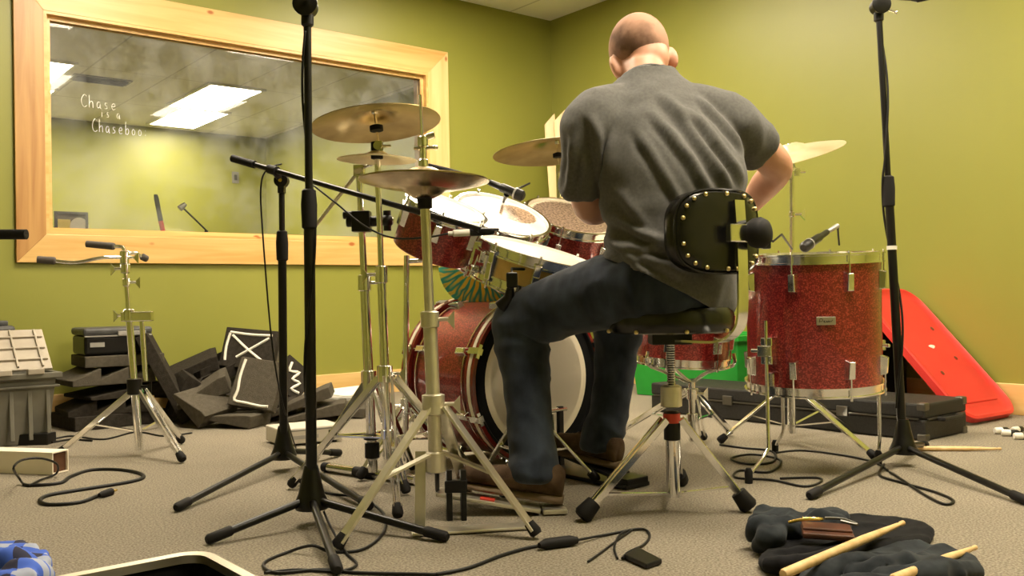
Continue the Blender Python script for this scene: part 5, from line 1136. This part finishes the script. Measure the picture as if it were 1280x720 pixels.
# wallet with keys
wc = F(1034, 668, .052); wu = ndir(1, -.25, -.03); wv = UP.cross(wu).normalized(); Rw = Matrix((wu, wv, wu.cross(wv))).transposed()
wl = thing('wallet', 'brown leather wallet with a gold key clip on the black jacket', 'wallet', wc)
MB().box(wc+UP*.004, (.100, .085, .012), Rw).build('wallet_body', 'brownleather', wl, smooth=0, bevel=.004)
MB().box(wc+UP*.012+wv*.012, (.096, .060, .006), Rw).build('wallet_flap', 'brownleather', wl, smooth=0, bevel=.0025)
MB().tube([wc+wu*x+wv*y+UP*z for x, y, z in ((-.075, .03, .012), (-.05, .035, .018), (-.02, .04, .020), (-.005, .052, .018), (-.02, .064, .016), (-.045, .055, .016))], .0035, 8, smooth=4).build('key_clip', 'gold', wl)
MB().tube([wc+wu*x+wv*y+UP*z for x, y, z in ((.0, .048, .022), (.03, .052, .022), (.055, .042, .018), (.06, .034, .016), (.03, .04, .020))], .0030, 8, smooth=4).build('key_ring', 'steel', wl)
def drumstick(label, a, b, r=.0078, grp='drumsticks'):
    a, b = Vector(a), Vector(b); ax = (b-a); L = ax.length; ax.normalize()
    o = MB().lathe([(.002, 0), (r*.8, .002), (r, .008), (r, L*.62), (r*.55, L*.93), (r*.42, L*.955), (r*.62, L*.97), (r*.60, L*.99), (r*.25, L)], a, ax, 16).build('drumstick', 'stick', org=a, smooth=50)
    return tag(o, label, 'drumstick', grp)
drumstick('drumstick lying across the black jacket below the wallet', F(978, 718, .062), F(1130, 653, .056), .0090)
drumstick('drumstick poking out from under the dark sweater at the bottom edge', F(1116, 724, .070), F(1220, 684, .020), .0085)
drumstick('drumstick lying alone on the carpet beside the red lid', F(1136, 560.5, .009), F(1252, 561, .009), .0080)
for k, (x, y, rz, l) in enumerate([(1252, 538, .2, 'first of the white and black plugs at the right edge, beside the red lid'), (1263, 541, -.3, 'second of the white and black plugs at the right edge'), (1272, 537, .5, 'white and black plug lying farthest back at the right edge'), (1278, 545, -.1, 'nearest of the white and black plugs at the right edge')]):
    p = F(x, y, .013); dx = ndir(math.cos(rz), math.sin(rz), 0)
    o = thing('cable_plug', l, 'plug', p-UP*.013, 'plugs at the right edge')
    MB().tube([p-dx*.030, p-dx*.024, p], [.010, .0125, .0125], 12).build('sleeve', 'cardwhite', o); MB().tube([p, p+dx*.022, p+dx*.032], [.0125, .012, .006], 12).build('boot', 'black', o)
# ================================================================== THE DRUMMER
def VP(*pts): return [V(*p) for p in pts]
def ell(a, d, z, w, t, yaw, n=32, pw=2.3, tilt=(0, 0)):
    y = math.radians(yaw); ax, ay = GR*math.cos(y)+GF*math.sin(y), -GR*math.sin(y)+GF*math.cos(y); out = []
    for k in range(n):
        c_, s_ = math.cos(2*PI*k/n), math.sin(2*PI*k/n); e_ = 2/pw
        x_, y_ = math.copysign(abs(c_)**e_, c_)*w, math.copysign(abs(s_)**e_, s_)*t
        out.append(V(a, d, z) + ax*x_ + ay*y_ + UP*(x_*tilt[0]+y_*tilt[1]))
    return out
TORSO = [(.400, 2.365, .50, .172, .138, 52), (.398, 2.36, .56, .176, .142, 48), (.402, 2.35, .64, .168, .130, 38), (.412, 2.345, .74, .168, .124, 28), (.413, 2.35, .84, .182, .124, 22),
         (.408, 2.365, .92, .190, .120, 18), (.398, 2.382, .985, .178, .108, 17), (.388, 2.40, 1.035, .150, .096, 16), (.380, 2.415, 1.070, .122, .086, 14), (.372, 2.43, 1.098, .092, .078, 12), (.367, 2.438, 1.120, .073, .070, 12), (.364, 2.442, 1.142, .064, .065, 12), (.361, 2.452, 1.168, .058, .060, 12)]
ORGP = V(.40, 2.36, 0)
# skeleton points
LSH, LEL, LWR = (.205, 2.315, .995), (.206, 2.42, .782), (.335, 2.60, .800)
RSH, REL, RWR = (.570, 2.405, 1.000), (.733, 2.55, .893), (.700, 2.745, .800)
hx = (GR*.95 + GF*.22 + UP*.20).normalized(); hf = (GR*-.22 + GF*.88 - UP*.42); hf = (hf - hx*hf.dot(hx)).normalized(); hu = hx.cross(hf)
HC = V(.360, 2.515, 1.192); HR = Matrix((hx, hf, hu)).transposed()
HP = lambda x, y, z: HC + HR @ Vector((x, y, z))
b = MB()
b.loft([ell(a, d, z, w-.016, t-.014, y) for a, d, z, w, t, y in TORSO])
b.tube(VP((.378, 2.405, 1.06), (.366, 2.445, 1.105), (.358, 2.485, 1.155), (.352, 2.505, 1.19)), [.056, .057, .058, .058], 20)
b.ball(HP(0, -.012, .022), (.077, .097, .091), 28, HR); b.ball(HP(0, .030, -.045), (.060, .068, .078), 24, HR); b.ball(HP(0, -.040, -.030), (.058, .054, .06), 20, HR)
b.ball(HP(0, .072, -.105), (.026, .022, .020), 14, HR)                                  # chin
b.tube([HP(0, .088, -.005), HP(0, .108, -.040), HP(0, .098, -.052)], [.010, .014, .012], 12)   # nose
b.tube([HP(-.045, .072, .012), HP(0, .090, .012), HP(.045, .072, .012)], [.010, .012, .010], 10)  # brow
b.tube([HP(-.022, .090, -.076), HP(0, .096, -.075), HP(.022, .090, -.076)], [.006, .008, .006], 10)  # lips
for s_ in (-1, 1):
    b.ball(HP(.083*s_, -.006, -.022), (.012, .022, .035), 16, HR @ Euler((.15, 0, .45*s_)).to_matrix())
    b.ball(HP(.077*s_, .004, -.045), (.009, .010, .012), 10, HR)
    b.ball(HP(.032*s_, .078, -.004), (.014, .012, .011), 12, HR)
    b.ball(HP(.045*s_, .052, -.045), (.024, .026, .026), 12, HR)
def limb(pts, r, n=20): b.tube(catmull(VP(*pts), 5), [r[min(i//5, len(r)-1)]*(1-(i % 5)/5)+r[min(i//5+1, len(r)-1)]*((i % 5)/5) for i in range((len(pts)-1)*5+1)], n)
limb([(.30, 2.38, 1.005), (.212, 2.33, .975), (.199, 2.36, .89), LEL, (.262, 2.505, .792), LWR], [.04, .048, .048, .044, .042, .028])
limb([(.47, 2.405, 1.005), (.565, 2.41, .978), (.655, 2.475, .940), REL, (.722, 2.635, .852), RWR], [.04, .048, .049, .045, .042, .028])
def hand(wr, el, side):
    w, e = V(*wr), V(*el); f = (w-e).normalized(); up = (UP - f*UP.dot(f)).normalized(); s = f.cross(up)*side   # s points to the thumb side
    R = Matrix((s, f, up)).transposed()
    b.ball(w+f*.046, (.040, .052, .016), 18, R)
    for k, (o_, L) in enumerate(((.029, .072), (.010, .080), (-.010, .074), (-.028, .058))):
        p = w + f*.080 + s*o_
        b.tube([p-f*.02, p+f*L*.42-up*.004, p+f*L*.70-up*.024, p+f*L*.72-up*.048], [.0095, .0088, .0082, .0070], 10, smooth=3)
    p = w + f*.030 + s*.030
    b.tube([p-s*.008, p+s*.020+f*.020-up*.008, p+s*.024+f*.048-up*.020, p+s*.012+f*.066-up*.032], [.013, .0115, .010, .0080], 10, smooth=3)
hand(LWR, (.262, 2.505, .792), 1); hand(RWR, (.722, 2.635, .852), -1)
LLEG = [(.345, 2.285, .570), (.255, 2.355, .560), (.130, 2.445, .525), (.032, 2.505, .482), (.022, 2.505, .430), (.034, 2.485, .330), (.040, 2.44, .20), (.046, 2.405, .115), (.046, 2.40, .080)]
LR = [.100, .096, .083, .070, .066, .0635, .058, .059, .063]
RLEG = [(.430, 2.44, .565), (.395, 2.56, .555), (.350, 2.68, .535), (.318, 2.775, .490), (.312, 2.785, .430), (.305, 2.785, .340), (.282, 2.78, .20), (.262, 2.775, .125), (.260, 2.775, .095)]
RR = [.100, .092, .080, .068, .064, .062, .056, .057, .061]
for L_, R_ in ((LLEG, LR), (RLEG, RR)): b.tube(VP(*L_), [r-.016 for r in R_], 16)
# feet
LHEEL, LTOE, RHEEL, RTOE = V(.112, 2.385, .018), V(-.152, 2.415, .064), V(.300, 2.735, .040), V(.092, 2.895, .074)
b.tube([V(.046, 2.40, .09), LHEEL.lerp(LTOE, .25)+UP*.045, LHEEL.lerp(LTOE, .6)+UP*.035, LHEEL.lerp(LTOE, .85)+UP*.026], [.034, .034, .028, .018], 14)
b.tube([V(.260, 2.775, .10), RHEEL.lerp(RTOE, .25)+UP*.045, RHEEL.lerp(RTOE, .6)+UP*.035, RHEEL.lerp(RTOE, .85)+UP*.026], [.034, .034, .028, .018], 14)
me = blob(b, .0058, ORGP, 'person', smooth=5)
person = link(me, 'person', 'skin', None, ORGP, 180)
tag(person, 'person seated on the drum throne, seen from behind, grey T-shirt and dark jeans', 'person')
for nm, c_, r_ in (('eye_dark', (.02, .015, .012), .2), ('lip', (.38, .13, .10), .5)):
    me.materials.append(mk(nm, c_, r_))
for p in me.polygons:
    c_ = HR.transposed() @ (p.center + ORGP - HC)
    if c_.y > .07 and abs(abs(c_.x)-.032) < .010 and abs(c_.z+.004) < .005: p.material_index = 1
    elif c_.y > .085 and abs(c_.x) < .022 and abs(c_.z+.0755) < .007: p.material_index = 2
# cropped hair: a thin cap over crown and back of the skull
hb_ = MB(); rings = []
for i in range(1, 15):
    th = PI*.70*i/14; ring_ = []
    for k in range(36):
        ph = 2*PI*k/36; lim = 1.0
        back = -math.sin(ph)                      # +1 at the nape side
        t2 = th*(1.0 + .10*back) if back > 0 else th*(1.0-.58*(-back))
        ring_.append(HP(0, -.012, .022) + HR @ Vector((.0785*math.sin(t2)*math.cos(ph), .0985*math.sin(t2)*math.sin(ph), .0925*math.cos(t2))))
    rings.append(ring_)
hb_.loft(rings[::-1], cap=True); hb_.build('hair', 'hair', person, smooth=180)

# T-shirt
s = MB(); s.loft([ell(a, d, z, w+.004, t+.004, y) for a, d, z, w, t, y in TORSO])
def slv(pts, r): s.tube(catmull(VP(*pts), 5), [r[min(i//5, len(r)-1)]*(1-(i % 5)/5)+r[min(i//5+1, len(r)-1)]*((i % 5)/5) for i in range((len(pts)-1)*5+1)], 22)
slv([(.33, 2.395, 1.035), (.262, 2.36, 1.015), (.212, 2.325, .975), (.199, 2.345, .895), (.200, 2.385, .822)], [.056, .066, .074, .068, .069])
slv([(.44, 2.41, 1.035), (.510, 2.405, 1.02), (.578, 2.415, .985), (.628, 2.452, .955), (.668, 2.482, .935)], [.056, .066, .071, .062, .061])
FOLDS = [((840, 122), (912, 232), .013, .014), ((822, 148), (884, 236), .012, .012), ((866, 138), (928, 216), .013, .013), ((886, 118), (936, 178), .010, .010), ((800, 170), (850, 262), .009, .011),
    ((741, 150), (756, 226), .013, .010), ((768, 168), (762, 262), .011, .012), ((770, 308), (842, 314), .012, .009), ((780, 318), (818, 356), .012, .009), ((800, 320), (846, 346), .012, .009), ((768, 268), (824, 312), .011, .010),
    ((796, 290), (842, 310), .011, .009), ((765, 296), (800, 330), .011, .009), ((846, 300), (880, 340), .008, .010), ((775, 240), (806, 286), .008, .011), ((722, 170), (716, 232), .010, .010), ((733, 196), (728, 236), .008, .007)]
FL = []
for q0_, q1_, fh, fwid in FOLDS:
    A0, A1 = D(*q0_, 2.24), D(*q1_, 2.24); FL.append((Vector(((A0-ORGP).dot(GR), A0.z)), Vector(((A1-ORGP).dot(GR), A1.z)), fh, fwid))
def crease(a_, z_):
    t = 0; P_ = Vector((a_, z_))
    for A0, A1, fh, fwid in FL:
        dv = A1-A0; L_ = dv.length; u_ = dv/L_; al = (P_-A0).dot(u_)/L_
        wob = .006*noise.noise(Vector((al*3, fh*900, 0)))
        sd = (P_-A0).x*u_.y-(P_-A0).y*u_.x + wob
        tap = max(0, min(1, (al+.15)/.3, (1.15-al)/.3))
        if tap > 0: t += fh*tap*(math.exp(-(sd/fwid)**2) - .7*math.exp(-((sd-1.7*fwid)/fwid)**2))
    return t
def sfold(p):
    q = Vector(((p-ORGP).dot(GR), (p-ORGP).dot(GF), p.z)); a_, d_, z_ = q
    u1 = a_*.72 + (z_-.8)*.70; u2 = a_*.2 - (z_-.5)*.98
    f1 = 1-abs(noise.noise(Vector((u1*11, (z_-a_)*2.6, d_*3))))*2
    f2 = 1-abs(noise.noise(Vector((u2*15, a_*4+3, d_*5))))*2
    low = max(0, min(1, (.80-z_)/.18)); mid_ = max(0, 1-abs(z_-.86)/.17)
    arm_ = max(0, min(1, (abs(a_-.01)-.15)/.04))
    f3 = 1-abs(noise.noise(Vector((a_*18, d_*8, z_*7+4))))*2
    return (crease(a_, z_) if d_ < .06 else 0) + .006*f1*(mid_*.9+.30) + .009*f2*low + .005*f3*arm_ + .003*noise.noise(q*22)
hem_n = (GR*-.52 - UP).normalized(); neck_n = (GR*-.12 + GF*.42 + UP).normalized()
me = blob(s, .0075, ORGP, 't_shirt', smooth=7, disp=sfold, cuts=((V(.352, 2.25, .578), hem_n), (V(.366, 2.372, 1.136), neck_n)))
tsh = link(me, 't_shirt', 'shirt', person, None, 180)
sm2_ = tsh.modifiers.new('thick', 'SOLIDIFY'); sm2_.thickness = .003; sm2_.offset = 1; sm2_.thickness_clamp = 1.0
n_a, n_b = frame(neck_n); cc = V(.366, 2.438, 1.108)
MB().tube([cc + (GR*math.cos(2*PI*k/28)*.0665 + (GF-UP*.42)*math.sin(2*PI*k/28)*.0655) for k in range(28)], .0055, 8, closed=True).build('collar', 'shirt', tsh, smooth=180)
# jeans
jb = MB(); jb.loft([ell(.392, 2.352, z, w, t, 54) for z, w, t in ((.500, .150, .120), (.535, .166, .134), (.58, .168, .134), (.64, .160, .126), (.68, .152, .118))])
def leg_(pts, r): jb.tube(catmull(VP(*pts), 5), [r[min(i//5, len(r)-1)]*(1-(i % 5)/5)+r[min(i//5+1, len(r)-1)]*((i % 5)/5) for i in range((len(pts)-1)*5+1)], 24)
leg_(LLEG, LR); leg_(RLEG, RR)
KN = [V(.032, 2.505, .47), V(.318, 2.775, .48)]; AN = [V(.046, 2.40, .10), V(.26, 2.775, .11)]
def jfold(p):
    f = 1-abs(noise.noise(Vector((p.x*8, p.y*8, p.z*17))))*2; g = 1-abs(noise.noise(Vector((p.x*15+p.z*9, p.y*15, p.z*8+4))))*2
    k = max([max(0, 1-(p-c).length/.15) for c in KN]); n_ = max([max(0, 1-(p-c).length/.13) for c in AN])
    return .019*f*k + .015*f*n_ + .007*g*(.4+k) + .002*noise.noise(p*30)
me = blob(jb, .0068, ORGP, 'jeans', smooth=6, disp=jfold)
jn_ = link(me, 'jeans', 'jeans', person, None, 180)
for pts in ([(.352, 2.187, .60), (.315, 2.205, .595), (.285, 2.225, .56)],):
    MB().tube(VP(*pts), .0016, 6, smooth=4).build('pocket_seam', 'cloth', jn_)
# shoes
def shoe(heel, toe, ank):
    f = (toe-heel); L = f.length; f.normalize(); s_ = f.cross(UP).normalized(); u = s_.cross(f)
    def ringp(t, w, h, z0, nn=20, pwr=2.6):
        c_ = heel + f*(t*L); out = []
        for k in range(nn):
            a_ = 2*PI*k/nn; x = math.copysign(abs(math.cos(a_))**(2/pwr), math.cos(a_))*w; y = math.sin(a_)
            y = (math.copysign(abs(y)**(2/2.2), y)*.5+.5)*h
            out.append(c_+s_*x*(1-.25*max(0, y/h-.5) if h else 1)+u*(z0+y))
        return out
    up_ = MB().loft([ringp(*q, .016) for q in ((-.015, .022, .058), (.0, .033, .072), (.06, .038, .082), (.16, .039, .086), (.30, .039, .082), (.42, .040, .072), (.55, .043, .060), (.70, .047, .050), (.84, .046, .044), (.95, .036, .036), (1.0, .022, .024))])
    o = up_.build('shoe', 'suede', person, smooth=180)
    so = MB().loft([ringp(*q, .0, pwr=3.2) for q in ((-.03, .024, .022), (.0, .036, .024), (.06, .041, .024), (.3, .041, .022), (.55, .047, .020), (.75, .051, .020), (.90, .045, .021), (.98, .032, .022), (1.02, .018, .020))]); so.build('sole', 'sole', o, smooth=60, label='tan rubber sole')
    for t in (.46, .54, .62):
        h = .088-(t-.42)*.11
        MB().tube([heel+f*t*L-s_*.024+u*(h-.006), heel+f*(t+.01)*L+u*(h+.003), heel+f*t*L+s_*.024+u*(h-.006)], .0028, 6, smooth=3).build('lace', 'sole', o)
    cuff = ank; MB().tube([cuff+UP*.0, cuff-UP*.012], [.040, .041], 16).build('collar', 'suede', o)
shoe(LHEEL, LTOE, V(.046, 2.40, .105)); shoe(RHEEL, RTOE, V(.262, 2.775, .125))
